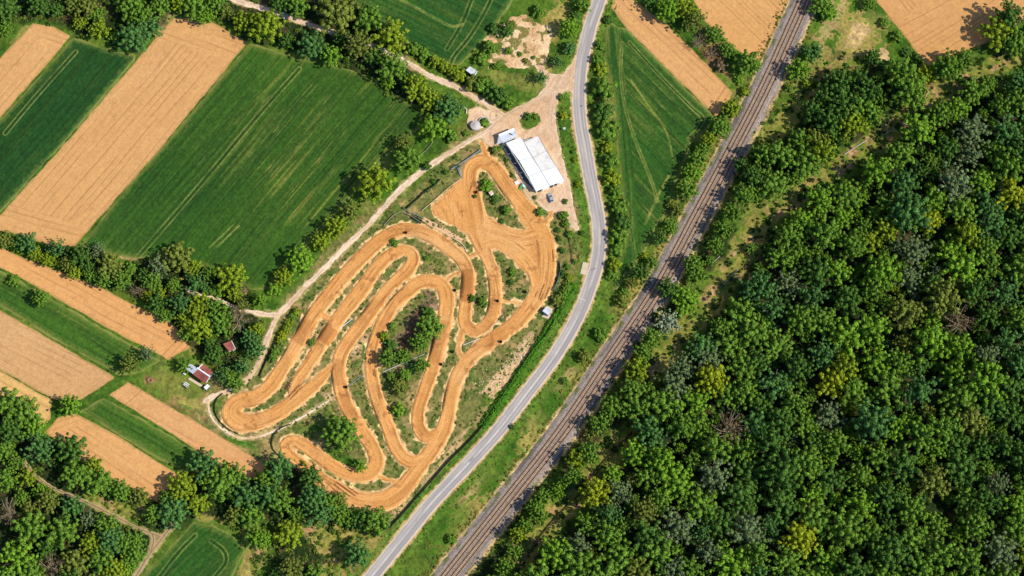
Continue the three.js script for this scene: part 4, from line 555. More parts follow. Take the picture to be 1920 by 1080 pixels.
{ // grimy sheet metal for the roofs: ribs and dust
  const rib = (base, dirt, k, seed) => { const p = picture(0, 0, 12, 12, .05, (x, z, c) => { const n = fbm(x * .5 + seed, z * .5, 3), f = vn(x * 7, z * 1.2 + seed), s = vn(x * 1.1 + seed, z * 4.2); c[0] = base[0]; c[1] = base[1]; c[2] = base[2]; mixc(c, dirt, k * sm(.5, .8, n)); mixc(c, dirt, k * .6 * sm(.66, .9, s)); const g = .97 + .05 * f; c[0] *= g; c[1] *= g; c[2] *= g; return Math.abs((x / .5) % 1 - .5) < .1 ? 1 : 0; }, true); for (const t of [p.map, p.bumpMap]) { t.wrapS = t.wrapT = THREE.MirroredRepeatWrapping; t.repeat.set(1 / 12, 1 / 12); } return std({ ...p, bumpScale: .03, roughness: .5 }); };
  M.roofWhite = rib([241, 241, 237], [206, 200, 192], .5, 3); M.roofCream = rib([226, 220, 208], [196, 184, 168], .5, 8); M.roofGrey = rib([206, 209, 214], [168, 164, 158], .6, 12); M.roofRed = rib([168, 90, 74], [128, 72, 58], .8, 17); M.roofPale = rib([210, 208, 208], [170, 166, 162], .5, 21);
}
// a slab below a polygon of points (top corners), thickness down; uv in metres
const flat = (g) => { const q = g.index ? g.toNonIndexed() : g; q.computeVertexNormals(); return q; };
function slab2(pts, th) { const n = pts.length, pos = [], uv = [], o = pts[0], e1 = pts[1].clone().sub(o).normalize(), nn = e1.clone().cross(pts[n - 1].clone().sub(o)).normalize(), e2 = nn.clone().cross(e1), top = nn.y < 0 ? [...pts].reverse() : pts, bot = top.map((p) => V(p.x, p.y - th, p.z)); const tri = (...ps) => { for (const p of ps) { pos.push(p.x, p.y, p.z); const d = p.clone().sub(o); uv.push(d.dot(e1), d.dot(e2)); } }; const face = (ps) => { for (let k = 2; k < ps.length; k++) tri(ps[0], ps[k - 1], ps[k]); }; face(top); face([...bot].reverse()); for (let i = 0; i < n; i++) { const j = (i + 1) % n; face([top[i], bot[i], bot[j], top[j]]); } const g = new THREE.BufferGeometry(); g.setAttribute('position', new THREE.Float32BufferAttribute(pos, 3)); g.setAttribute('uv', new THREE.Float32BufferAttribute(uv, 2)); g.computeVertexNormals(); return g; }
// a thing whose parts are given at their places on the land
function site(name, label, category, at, group) { const p = at.clone(); p.y = 0; const o = thing(name, label, category, p, 0, group); o.add2 = (pn, geo, mat, parent, lb) => { const g = geo.clone(); g.translate(-p.x, 0, -p.z); return part(pn, g, mat, parent ?? o, lb); }; return o; }
const beam = (a, b, w, h) => { const d = b.clone().sub(a), L = d.length(), g = new THREE.BoxGeometry(L, h, w); const m = new THREE.Matrix4().makeBasis(d.clone().normalize(), V(0, 1, 0).sub(d.clone().normalize().multiplyScalar(d.y / L)).normalize(), d.clone().normalize().cross(V(0, 1, 0).sub(d.clone().normalize().multiplyScalar(d.y / L)).normalize())); g.applyMatrix4(m); const c = a.clone().add(b).multiplyScalar(.5); g.translate(c.x, c.y, c.z); return g; };
const post = (p, h, w = .12) => { const g = new THREE.BoxGeometry(w, h, w); g.translate(p.x, p.y + h / 2, p.z); return g; };
const mid = (a, b, t = .5) => a.clone().lerp(b, t), low = (p, y = 0) => V(p.x, y, p.z), lift = (p, dy) => V(p.x, p.y + dy, p.z);
const inset = (p, c, d) => { const q = p.clone(), v = V(c.x - p.x, 0, c.z - p.z); return q.add(v.normalize().multiplyScalar(d)); };
const wall = (a, b, h, t, y = 0) => beam(V(a.x, y + h / 2, a.z), V(b.x, y + h / 2, b.z), t, h);

{ // the white roofed hall by the circuit
  const he = 3.3, hr = 3.42, o = site('hall', 'long white roofed hall beside the gravel yard and dirt circuit', 'building', land(1003, 308));
  const L = [[948.5, 268], [973.7, 301.5], [990.7, 331.1], [1005.2, 359]].map(([x, y]) => land(x, y, he)), R = [[1008.7, 255.2], [1023.9, 283.3], [1043, 312.6], [1059, 338.5]].map(([x, y]) => land(x, y, he));
  const C = [[976.5, 256.7], [997.2, 295.5], [1015.2, 321.3], [1030.8, 348.2]].map(([x, y]) => land(x, y, hr)), C0 = land(981.8, 265.6, hr);
  const gap = .06, panel = (a, b, c, d, m, lb) => { const k = a.clone().add(b).add(c).add(d).multiplyScalar(.25), s = (p) => p.clone().lerp(k, gap * .2); o.add2('roof_panel', slab2([s(a), s(b), s(c), s(d)], .14), m, null, lb); };
  for (let i = 0; i < 3; i++) panel(L[i], C[i], C[i + 1], L[i + 1], M.roofWhite);
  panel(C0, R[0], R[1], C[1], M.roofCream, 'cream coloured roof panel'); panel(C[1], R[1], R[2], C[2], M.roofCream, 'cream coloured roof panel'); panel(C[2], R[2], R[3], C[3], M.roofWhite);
  for (const [a, b] of [[L[1], C[1]], [L[2], C[2]], [C[1], R[1]], [C[2], R[2]]]) o.add2('seam', beam(lift(a, .02), lift(b, .02), .17, .07), M.seam);
  o.add2('gutter', beam(lift(L[0], -.04), lift(L[3], -.04), .22, .14), M.steel); o.add2('gutter', beam(lift(R[0], -.04), lift(R[3], -.04), .22, .14), M.steel);
  o.add2('ridge_cap', beam(lift(C[0], .03), lift(C[3], .03), .26, .06), M.seam);
  const cen = mid(L[0], R[3]), i = (p, d = .5) => low(inset(p, cen, d));
  const w = [i(L[0]), i(L[3]), i(R[3]), i(R[0])];
  o.add2('wall', wall(w[0], w[1], he - .2, .2), M.cream); o.add2('wall', wall(w[2], w[3], he - .2, .2), M.cream); o.add2('wall', wall(w[3], w[0], he - .2, .2), M.cream); o.add2('wall', wall(w[1], w[2], he - .2, .2), M.cream);
  const gable = slab2([V(w[1].x, he - .2, w[1].z), V(w[2].x, he - .2, w[2].z), V(mid(w[1], w[2]).x, hr - .2, mid(w[1], w[2]).z)], .02); o.add2('gable', gable, M.cream);
  const along = (a, b, t) => mid(a, b, t), out = V(0, 0, .16);
  for (const [t0, t1] of [[.06, .2], [.5, .62], [.66, .76]]) o.add2('doorway', wall(along(w[1], w[2], t0).add(out), along(w[1], w[2], t1).add(out), 2.5, .1, .02), M.dark);
  for (const [t0, t1] of [[.24, .44], [.84, .96]]) o.add2('door', wall(along(w[1], w[2], t0).add(out), along(w[1], w[2], t1).add(out), 2.5, .12, .02), M.white);
  const wo = V(-.14, 0, .08); for (let k = 0; k < 6; k++) { const t = .06 + k * .155; o.add2('window', wall(along(w[0], w[1], t).add(wo), along(w[0], w[1], t + .1).add(wo), 1.1, .08, 1.1), M.glass); }
  // open veranda frame on the circuit side
  const va = land(941.7, 273.7), vb = land(979.6, 335.7), vn1 = 7;
  for (let k = 0; k <= vn1; k++) { const p = mid(va, vb, k / vn1); o.add2('post', post(p, 2.1, .12), k % 2 ? M.white : M.darkSteel); if (k % 2 === 0) o.add2('rafter', beam(V(p.x, 2.1, p.z), mid(V(p.x, 2.1, p.z), V(mid(w[0], w[1], k / vn1 * .72).x, 2.7, mid(w[0], w[1], k / vn1 * .72).z), .5), .12, .1), M.greyRoof); }
  for (const [a, b] of [[0, .42], [.62, 1]]) o.add2('rail', beam(lift(mid(va, vb, a), 1), lift(mid(va, vb, b), 1), .16, .14), M.white);
  o.add2('shade_slab', slab2([low(va, .1), low(vb, .1), low(w[1], .1).add(V(.3, 0, 0)), low(w[0], .1).add(V(.3, 0, 0))], .08), M.darkSteel);  // shade on the ground beside the hall, put in as a dark slab
}
{ // grey cabin behind the hall
  const h = 2.7, q = [[935.2, 253.8], [964.2, 241.8], [970.3, 255], [941.6, 267.2]].map(([x, y]) => land(x, y, h)), o = site('cabin', 'small cabin with grey flat roof and white edge behind the white roofed hall', 'cabin', mid(q[0], q[2]));
  o.add2('roof', slab2(q, .16), M.roofGrey); const cen = mid(q[0], q[2]), g = q.map((p) => low(inset(p, cen, .3)));
  for (let k = 0; k < 4; k++) o.add2('wall', wall(g[k], g[(k + 1) % 4], h - .2, .14), M.white);
  o.add2('parapet', beam(lift(q[0], .15), lift(q[1], .15), .9, .22), M.white);
  o.add2('awning', slab2([q[0], q[3], land(931.5, 271.5, 1.3), land(933, 262, 1.5)], .06), M.white); o.add2('post', post(land(931.8, 271.2), 1.25), M.steel); o.add2('post', post(land(933.3, 262), 1.45), M.steel);
  const s = mid(q[1], q[2], .5); o.add2('roof_hatch', beam(mid(q[0], s, .62).setY(h + .12), mid(q[3], s, .75).setY(h + .12), .5, .22), M.darkSteel);
  o.add2('seam', beam(lift(mid(q[0], q[1], .68), .03), lift(mid(q[3], q[2], .68), .03), .14, .06), M.white);
}
{ // farmhouse
  const he = 2.9, hr = 4.2, o = site('farmhouse', 'farmhouse with red and grey tin roofs on the lawn beside the thicket', 'house', land(377, 704));
  const A = land(357, 682, hr), B = land(392.5, 706.5, hr), along = B.clone().sub(A).normalize(), side = V(-along.z, 0, along.x), P = (s, d, y) => A.clone().addScaledVector(along, s).addScaledVector(side, d).setY(y), LL = A.distanceTo(B), s1 = LL * .36, s2 = LL * .5, D = 2.9;
  o.add2('roof', slab2([P(-.2, 0.02, hr), P(s1 + .6, 0.02, hr), P(s1 - .4, D, he), P(-.9, D, he)], .12), M.roofGrey, null, 'grey metal roof at the west end');
  o.add2('roof', slab2([P(s1 + .63, .02, hr), P(LL, .02, hr), P(LL + .1, D + .4, he - .1), P(s1 - .35, D + .2, he - .06)], .12), M.roofRed, null, 'red tin roof of the front');
  o.add2('roof', slab2([P(s2 - .6, -.5, hr + .08), P(LL + .1, -.5, hr + .08), P(LL - .1, -D - .3, he), P(s2 - .8, -D - .3, he)], .12), M.roofRed, null, 'red tin roof of the back');
  o.add2('ridge_cap', beam(P(s1 - .2, -.22, hr + .12), P(LL + .2, -.22, hr + .12), .55, .16), M.white); o.add2('verge_board', beam(P(s2 - 1, -.5, hr + .1), P(s2 - 1.1, -D - .3, he + .05), .4, .14), M.white);
  const W = [P(.3, -.1, 0), P(LL - .5, -.1, 0), P(LL - .5, D - .5, 0), P(.3, D - .5, 0)], W2 = [P(s2 - .4, -D + .1, 0), P(LL - .5, -D + .1, 0)];
  o.add2('wall', wall(W[3], W[2], he - .15, .2), M.cream); o.add2('wall', wall(W[1], W[2], he - .1, .2), M.white); o.add2('wall', wall(W[0], W[3], he - .1, .2), M.cream); o.add2('wall', wall(W2[0], W2[1], he - .2, .2), M.cream); o.add2('wall', wall(W2[1], W[1], he - .1, .2), M.white); o.add2('wall', wall(W2[0], P(s2 - .4, 0, 0), he - .2, .2), M.cream); o.add2('wall', wall(W[0], P(s2 - .4, -.1, 0), he + .6, .2), M.cream);
  for (const [a, b] of [[.12, .26], [.4, .54], [.7, .84]]) o.add2('window', wall(mid(W[3], W[2], a).addScaledVector(side, .13), mid(W[3], W[2], b).addScaledVector(side, .13), 1.1, .08, 1), M.glass);
  o.add2('door', wall(mid(W[3], W[2], .58).addScaledVector(side, .13), mid(W[3], W[2], .66).addScaledVector(side, .13), 2, .08, .05), M.brownWood);
  o.add2('terrace', slab2([land(352, 711), land(356, 708), land(380, 722), land(377, 726)].map((p) => low(p, .18)), .16), M.concrete);
  const a = land(387, 726, 2); o.add2('porch', slab2([[382, 726], [389, 720], [393.5, 724], [387, 731]].map(([x, y]) => land(x, y, 2)), .12), M.white, null, 'white porch roof'); for (const [x, y] of [[382.5, 726], [393, 724], [387, 730.4]]) o.add2('post', post(low(land(x, y, 2)), 1.9), M.white);
  o.add2('chimney', post(P(LL * .62, -.9, hr - .5), 1.3, .5), M.rust);
}
function hut(name, label, cat, corners, h, roofM, wallM, extra, group) { const q = corners.map(([x, y]) => land(x, y, h)), o = site(name, label, cat, mid(q[0], q[2]), group); o.add2('roof', slab2(q, .12), roofM); const c = mid(q[0], q[2]), g = q.map((p) => low(inset(p, c, .22))); for (let k = 0; k < 4; k++) o.add2('wall', wall(g[k], g[(k + 1) % 4], h - .16, .1), wallM); extra?.(o, q, g); return o; }
hut('shed', 'small red roofed shed half hidden in the thicket', 'shed', [[417.8, 644.5], [434, 638.8], [441.6, 653.8], [429, 658.4]], 2.5, M.roofRed, M.white, (o, q, g) => { o.add2('door', wall(mid(g[3], g[2], .3).add(V(0, 0, .08)), mid(g[3], g[2], .6).add(V(0, 0, .08)), 1.9, .06, .02), M.brownWood); o.add2('verge_board', beam(lift(q[1], .06), lift(q[2], .06), .22, .1), M.white); });
hut('shed', 'tin hut with pale grey roof by the top green field', 'shed', [[873, 131.3], [881, 124.3], [893, 131.3], [886.6, 141.3]], 2.5, M.roofPale, M.greyRoof, (o, q, g) => { o.add2('leaning_board', slab2([land(888.5, 141.6, 1.6), land(894.5, 133, 1.6), land(895.6, 134.2, .4), land(889.4, 143.6, .4)], .05), M.white); o.add2('door', wall(mid(g[3], g[0], .3).add(V(-.06, 0, .06)), mid(g[3], g[0], .6).add(V(-.06, 0, .06)), 1.8, .06, .02), M.dark); });
hut('hut', 'small white control hut at the right edge of the dirt circuit', 'hut', [[1017, 583], [1024.6, 574.6], [1034, 579.6], [1028, 591]], 2.6, M.roofPale, paint(150, 166, 190), (o, q, g) => { o.add2('window', wall(mid(g[3], g[0], .15).add(V(-.05, 0, .05)), mid(g[3], g[0], .85).add(V(-.05, 0, .05)), .9, .06, 1.2), M.glass); o.add2('platform', slab2([land(1016, 594, .1), land(1026, 573, .1), land(1038, 580, .1), land(1028, 598, .1)], .08), M.concrete); o.add2('door', wall(mid(g[2], g[3], .3).add(V(.04, 0, .06)), mid(g[2], g[3], .65).add(V(.04, 0, .06)), 1.9, .06, .02), M.white); });
hut('kiosk', 'tiny pink roofed kiosk beside the tree in the top track loop', 'kiosk', [[916, 361], [921.6, 356.6], [926, 361], [920, 366]], 1.7, M.pink, M.white, (o, q, g) => o.add2('counter', wall(mid(g[3], g[2], .1).add(V(0, 0, .15)), mid(g[3], g[2], .9).add(V(0, 0, .15)), .1, .3, .9), M.white));
{ // round tank with a cone lid, and the open basin
  const c = land(891.5, 235.5, 1), o = thing('water_tank', 'round pale tank with a shallow cone lid beside the track fork', 'water tank', low(c)); const R = 2.25;
  const drum = new THREE.CylinderGeometry(R, R, 1.6, 28); drum.translate(0, .8, 0); part('drum', drum, M.greyConcrete, o);
  const lid = new THREE.ConeGeometry(R + .12, .75, 12, 1); lid.translate(0, 1.98, 0); part('lid', flat(lid), paint(188, 176, 166), o); const hatch = new THREE.CylinderGeometry(.3, .3, .2, 12); hatch.translate(.5, 2.2, .2); part('hatch', hatch, M.greyRoof, o);
  const c2 = land(907.5, 230), b = thing('basin', 'open round concrete basin overgrown with green beside the round tank', 'basin', low(c2)); const sh = new THREE.Shape(); sh.absarc(0, 0, 2.5, .15, Math.PI * 1.12); sh.absarc(0, 0, 2.12, Math.PI * 1.12, .15, true); const ring = new THREE.ExtrudeGeometry(sh, { depth: .9, bevelEnabled: false, curveSegments: 20 }); ring.rotateX(-Math.PI / 2); part('wall', ring, M.greyConcrete, b);
  const fl = new THREE.CylinderGeometry(2.1, 2.1, .1, 20); fl.translate(0, .06, 0); part('floor', fl, paint(70, 100, 40), b);
}
function pathThing(name, label, cat, pts, fn, group) { const o = site(name, label, cat, land(...pts[0]), group); fn(o, pts.map(([x, y]) => land(x, y))); return o; }
const unitBox = new THREE.BoxGeometry(1, 1, 1);
function fence(label, cat, pts, o) { // o: h, gap, post, panel ('net' plate or 'rails'), mat, postMat, t
  const line = landLine(pts, 1), L = line[line.length - 1][3], n = Math.max(1, Math.round(L / o.gap)), root = thing(o.name ?? 'fence', label, cat, V(line[0][0], 0, line[0][1]), 0, o.group), at = (s) => { let i = 0; while (i < line.length - 2 && line[i + 1][3] < s) i++; const a = line[i], b = line[i + 1], t = (s - a[3]) / (b[3] - a[3]); return V(lerp(a[0], b[0], t), 0, lerp(a[1], b[1], t)); };
  const put = (nm, mat, c, sx, sy, sz, ry) => { const m = part(nm, unitBox, mat, root); m.position.set(c.x - root.position.x, c.y, c.z - root.position.z); m.scale.set(sx, sy, sz); m.rotation.y = ry; };
  for (let k = 0; k <= n; k++) { const p = at(L * k / n); put('post', o.postMat ?? o.mat, V(p.x, (o.h + .1) / 2, p.z), o.pw ?? .12, o.h + .1, o.pw ?? .12, 0); if (k < n) { const q = at(L * (k + 1) / n), m = mid(p, q), d = p.distanceTo(q), ry = -Math.atan2(q.z - p.z, q.x - p.x); if (o.rails) for (const y of o.rails) put('rail', o.mat, V(m.x, y, m.z), d - .02, .12, o.t, ry); else put('panel', o.mat, V(m.x, o.h / 2 + .06, m.z), d - .1, o.h, o.t, ry); } }
  return root;
}
fence('long black windbreak fence between the dirt circuit and the paved road', 'fence', [[1040, 600], [1020, 632], [1000, 655], [975, 692], [950, 730], [925, 767], [900, 806], [872, 836], [844, 863], [815, 896], [785, 930], [757, 962], [730, 991]], { h: 1.5, gap: 4, mat: M.black, postMat: M.darkSteel, t: .12 });
fence('grey teal net fence along the right bend of the dirt circuit', 'fence', [[1049, 490], [1051, 506], [1048, 520], [1043, 534], [1038, 546]], { h: 1.4, gap: 2.4, mat: M.teal, postMat: M.steel, t: .14 });
fence('dark fence curving around the lower left hairpin', 'fence', [[418, 738], [408, 746], [402, 760], [404, 776], [415, 793], [430, 806], [448, 815]], { h: .8, gap: 3, mat: M.net, postMat: M.black, t: .2 });
fence('dark fence around the small lower hairpin', 'fence', [[545, 796], [524, 804], [513, 816], [509, 830], [514, 846], [528, 858], [543, 867]], { h: .8, gap: 3, mat: M.net, postMat: M.black, t: .2 });
fence('dark strip put in for the hedge shade left of the outer straight', 'fence', [[556, 590], [538, 612], [522, 632], [506, 662], [496, 685], [487, 706]], { h: 1, gap: 3, mat: M.net, postMat: M.black, t: .16 });  // added dark screen, stands in for the shadow along the hedge strip
fence('steel start barrier beside the top bend of the circuit', 'barrier', [[846, 318.5], [862, 309], [880, 297], [900.7, 282]], { name: 'barrier', h: 1.1, gap: 2, mat: M.steel, postMat: M.darkSteel, t: .3, rails: [.35, .75, 1.1] });
fence('pale wooden barrier along the upper left edge of the dirt plaza', 'barrier', [[865, 335], [840, 354], [815, 376], [791, 396]], { name: 'barrier', h: .7, gap: 2.6, mat: M.wood, t: .3, rails: [.55, .7] });
fence('dark green net fence parallel to the gravel track', 'fence', [[826, 336], [815, 348], [800, 357], [786, 371], [772, 383], [762, 392]], { h: 1.2, gap: 2.6, mat: M.net, postMat: M.darkSteel, t: .16 });
fence('light grey rail fence beside the start straight', 'fence', [[757, 391], [768, 399], [782, 405], [795, 411]], { h: 1, gap: 2.2, mat: M.teal, postMat: M.steel, t: .25, rails: [.9] });
fence('pale fence around the outside of the upper left bend', 'fence', [[720, 423], [731, 411], [742, 401], [752, 399], [769, 405], [787, 417]], { h: .9, gap: 2.4, mat: M.fadedWood, t: .2, rails: [.5, .9] });
fence('thin white pipe rail curving from the start straight', 'rail', [[848, 446], [858, 452], [868, 459], [873, 466], [876, 474]], { name: 'guard_rail', h: .6, gap: 2, mat: M.stone, t: .2, rails: [.55] });
fence('dark wire fence along the lane at the lower forest edge', 'fence', [[1182, 812], [1160, 836], [1130, 870], [1097, 911], [1055, 960], [1030, 986], [990, 1040], [955, 1090]], { h: 1.1, gap: 3.4, mat: M.brownWood, postMat: M.brownWood, t: .2, rails: [.4, .8, 1.1] });
fence('low wooden fence below the lone bushes right of the circuit', 'fence', [[1060, 422], [1068, 450], [1073, 476], [1073, 492]], { h: .8, gap: 2.6, mat: M.brownWood, t: .14, rails: [.4, .8] });
fence('pale weathered fence under the trees above the gravel track', 'fence', [[812, 266], [803, 279], [790, 290], [781, 297]], { h: .9, gap: 2.6, mat: M.fadedWood, t: .16, rails: [.4, .8] });
pathThing('stone_wall', 'low dry stone wall with a bend beside the fork of the gravel tracks', 'wall', [[857, 190], [862, 197], [875, 205], [874, 214]], (o, p) => { const r = rngOf(5), st = []; for (let k = 0; k + 1 < p.length; k++) { const L = p[k].distanceTo(p[k + 1]), n = Math.round(L / .34); for (let i = 0; i < n; i++) for (let y = 0; y < 3; y++) { const c = mid(p[k], p[k + 1], (i + (y % 2) * .5) / n), g = new THREE.DodecahedronGeometry(.2 + .06 * r(), 0); g.scale(1, .8, 1.2); g.rotateY(r() * 6); g.translate(c.x + (r() - .5) * .12, .14 + y * .26, c.z + (r() - .5) * .12); st.push(g); } } const m = o.add2('stones', mergeGeometries(st), M.stone); m.userData.kind = 'stuff'; });
{ // brace frame of the start barrier
  const o = site('brace_frame', 'triangular steel brace frame at the lower end of the start barrier', 'steel frame', land(861, 324)); const a = land(856, 313), b = land(865.5, 334.5), c = land(863, 311);
  for (let k = 0; k < 5; k++) { const s = mid(a, c, k / 4); o.add2('strut', beam(lift(s, 1.1), lift(b, .1), .14, .12), M.steel); } o.add2('crossbar', beam(lift(a, 1.1), lift(c, 1.1), .16, .14), M.darkSteel); o.add2('post', post(low(a), 1.1), M.darkSteel); o.add2('post', post(low(c), 1.1), M.darkSteel); o.add2('foot', post(low(b), .3, .3), M.darkSteel);
}
{ // starting gate frame under the grey rail
  const o = site('starting_gate', 'dark green starting gate frame at the head of the start straight', 'starting gate', land(780, 412)), a = land(771, 404), b = land(793, 415); const d = V(-.5, 0, 1).normalize();
  o.add2('hinge_beam', beam(lift(a, .2), lift(b, .2), .3, .24), M.net); for (let k = 0; k < 9; k++) { const p = mid(a, b, (k + .5) / 9); o.add2('gate_arm', beam(lift(p, .2), lift(p.clone().addScaledVector(d, 1.6), .45), .32, .06), M.net); } o.add2('crossbar', beam(lift(a.clone().addScaledVector(d, 1.6), .5), lift(b.clone().addScaledVector(d, 1.6), .5), .14, .1), M.darkSteel);
}
{ // car
  const c = land(1032.6, 371.2, .6), f = land(1029.6, 361.5, .6), d = f.clone().sub(c), o = thing('parked_car', 'silver blue hatchback parked on the sandy yard below the white hall', 'car', low(c, .05), Math.atan2(-d.z, d.x));
  const prof = (pts, w, bev) => { const s = new THREE.Shape(); pts.forEach(([x, y], i) => i ? s.lineTo(x, y) : s.moveTo(x, y)); const g = new THREE.ExtrudeGeometry(s, { depth: w - 2 * bev, bevelEnabled: true, bevelThickness: bev, bevelSize: bev, bevelSegments: 2 }); g.translate(0, 0, -(w - 2 * bev) / 2); return g; };
  const body = std({ color: lin(168, 182, 194), roughness: .35, metalness: .35 });
  part('body', prof([[2.05, .3], [2.1, .62], [1.95, .8], [1.1, .94], [-1.75, 1.0], [-2.1, .9], [-2.12, .34]], 1.74, .06), body, o);
  part('cabin_glass', prof([[1.0, .96], [.35, 1.36], [-1.45, 1.4], [-1.95, 1.0]], 1.5, .05), M.glass, o);
  part('roof', prof([[.28, 1.38], [.2, 1.47], [-1.3, 1.5], [-1.42, 1.41]], 1.3, .05), body, o);
  for (const [x, z] of [[1.3, .78], [1.3, -.78], [-1.3, .78], [-1.3, -.78]]) { const w = new THREE.CylinderGeometry(.32, .32, .22, 18); w.rotateX(Math.PI / 2); w.translate(x, .32, z); const wm = part('wheel', w, M.rubber, o); const r = new THREE.CylinderGeometry(.19, .19, .24, 12); r.rotateX(Math.PI / 2); r.translate(x, .32, z); part('rim', r, M.steel, wm); }
  for (const s of [-1, 1]) { const h = new THREE.BoxGeometry(.12, .14, .34); h.translate(2.07, .68, s * .6); part('headlight', h, M.white, o); const t = new THREE.BoxGeometry(.1, .2, .22); t.translate(-2.13, .8, s * .66); part('tail_light', t, M.red, o); const m = new THREE.BoxGeometry(.16, .12, .2); m.translate(.75, 1.0, s * .98); part('mirror', m, body, o); }
  const b = new THREE.BoxGeometry(.7, .02, 1.2); b.rotateZ(.02); b.translate(-1.62, 1.075, 0); part('glare_patch', b, M.white, o);  // white plate: glare on the car put in as a pale part
}
{ // small things by the hall
  const box = (name, label, cat, px, py, w, h, d, turn, m, lid) => { const o = thing(name, label, cat, low(land(px, py, h * .6)), turn); const g = new THREE.BoxGeometry(w, h, d); g.translate(0, h / 2, 0); part('body', g, m, o); const l = new THREE.BoxGeometry(w + .12, .1, d + .12); l.translate(0, h + .05, 0); part('lid', l, lid, o); for (const s of [-1, 1]) { const k = new THREE.BoxGeometry(w * .9, .12, .14); k.translate(0, .04, s * d * .34); k.translate(0, -.0, 0); part('skid', k, M.brownWood, o); } return o; };
  box('storage_box', 'pale pink storage box on the grass beside the hall', 'box', 969.3, 343, 2.0, 1.0, 1.7, .45, M.pink, paint(236, 214, 204));
  box('storage_box', 'small white box on the lawn left of the farmhouse', 'box', 346, 701, 1.1, .8, .6, -.5, M.white, M.white);
  box('green_container', 'low green container beside the white and teal trailer', 'container', 977.5, 351, 1.0, .9, 3.2, -.55, M.green, paint(84, 150, 70));
  const o = thing('trailer', 'small white and teal trailer beside the hall', 'trailer', low(land(981.6, 348.6, .6)), -1.02); const b = new THREE.CapsuleGeometry(.62, 1.7, 5, 12); b.rotateZ(Math.PI / 2); b.scale(1, .7, 1); b.translate(0, .72, 0); part('body', b, M.tealPaint, o); const t = new THREE.BoxGeometry(1.5, .1, .7); t.translate(.25, 1.16, 0); part('cover', t, M.white, o); const hb = new THREE.BoxGeometry(1.1, .08, .08); hb.translate(-1.8, .45, 0); part('hitch', hb, M.steel, o); for (const s of [-1, 1]) { const w = new THREE.CylinderGeometry(.28, .28, .16, 14); w.rotateX(Math.PI / 2); w.translate(.1, .28, s * .68); part('wheel', w, M.rubber, o); }
  const dk = site('deck', 'tan plank deck at the lower left corner of the white hall', 'deck', land(992, 365)), q = [[979.6, 357], [989.5, 353.3], [1006.5, 368], [992.6, 377.4]].map(([x, y]) => land(x, y, .22)); for (let k = 0; k < 7; k++) { const a = mid(q[0], q[1], (k + .04) / 7), a2 = mid(q[0], q[1], (k + .96) / 7), b1 = mid(q[3], q[2], (k + .04) / 7), b2 = mid(q[3], q[2], (k + .96) / 7); dk.add2('plank', slab2([a, a2, b2, b1], .1), [M.wood, paint(214, 180, 134), paint(204, 168, 122)][k % 3]); }
  const pd = site('concrete_apron', 'pale concrete slab at the left edge of the paved road', 'slab', land(1096, 503)), e = [[1093.3, 490.8], [1104.5, 493.6], [1098.4, 516], [1088, 513]].map(([x, y]) => land(x, y, .24)); for (let k = 0; k < 2; k++) pd.add2('slab', slab2([mid(e[0], e[3], k / 2 + .005), mid(e[1], e[2], k / 2 + .005), mid(e[1], e[2], k / 2 + .495), mid(e[0], e[3], k / 2 + .495)], .14), M.concrete);
  const rk = thing('garden_table', 'white slatted garden table and benches on the farmhouse lawn', 'garden table', low(land(348, 722, .5)), -.62); for (let k = 0; k < 6; k++) { const g = new THREE.BoxGeometry(2.4, .07, .12); g.translate(0, .74, -.44 + k * .18); part('slat', g, M.white, rk); } for (const s of [-1, 1]) { const g = new THREE.BoxGeometry(2.4, .07, .28); g.translate(0, .44, s * 1.05); part('bench', g, s > 0 ? M.dark : M.white, rk); for (const x of [-1.2, 1.2]) { const l = new THREE.BoxGeometry(.1, .44, .1); l.translate(x, .22, s * 1.05); part('leg', l, M.white, rk); const l2 = new THREE.BoxGeometry(.1, .72, .1); l2.translate(x, .36, s * .4); part('leg', l2, M.white, rk); } }
  for (const x of [-.8, .2, 1]) { const g = new THREE.CylinderGeometry(.24, .2, .12, 12); g.translate(x, .84, .1); part('dark_pot', g, M.dark, rk); }
  const sg = thing('sign_post', 'white sign board on a post on the verge by the paved road', 'sign', low(land(1058, 243))); const sp = new THREE.CylinderGeometry(.06, .06, 2.2, 8); sp.translate(0, 1.1, 0); part('post', sp, M.steel, sg); const sb = new THREE.BoxGeometry(1.1, 1.3, .08); sb.rotateX(-.35); sb.translate(0, 1.9, .1); part('board', sb, M.white, sg);
  const yt = thing('tarpaulin', 'yellow tarpaulin between the trees of the belt', 'tarpaulin', low(land(342, 523)), .5); const tg = new THREE.PlaneGeometry(2.6, 1.2, 12, 6); tg.rotateX(-Math.PI / 2); { const p = tg.attributes.position; for (let i = 0; i < p.count; i++) p.setY(i, .25 + .25 * vn(p.getX(i) * 2, p.getZ(i) * 2)); tg.computeVertexNormals(); } part('sheet', tg, paint(220, 184, 90), yt); const tw = new THREE.BoxGeometry(2.2, .3, .9); tw.translate(0, .12, 0); part('load', tw, M.brownWood, yt);
  const heap = site('earth_heap', 'ring shaped brown earth heap on the grass left of the farmhouse', 'heap', land(281, 713)); const tor = new THREE.TorusGeometry(1.0, .5, 8, 22); tor.rotateX(Math.PI / 2); { const p = tor.attributes.position; for (let i = 0; i < p.count; i++) { const k = .8 + .5 * vn(p.getX(i) * 1.3 + 9, p.getZ(i) * 1.3); p.setY(i, p.getY(i) * k); p.setX(i, p.getX(i) * (.85 + .3 * vn(p.getX(i) + 4, p.getZ(i)))); } tor.computeVertexNormals(); const c = land(281, 713); tor.translate(c.x, 0, c.z); } heap.add2('rim', tor, paint(138, 112, 72, { roughness: 1 }));
}
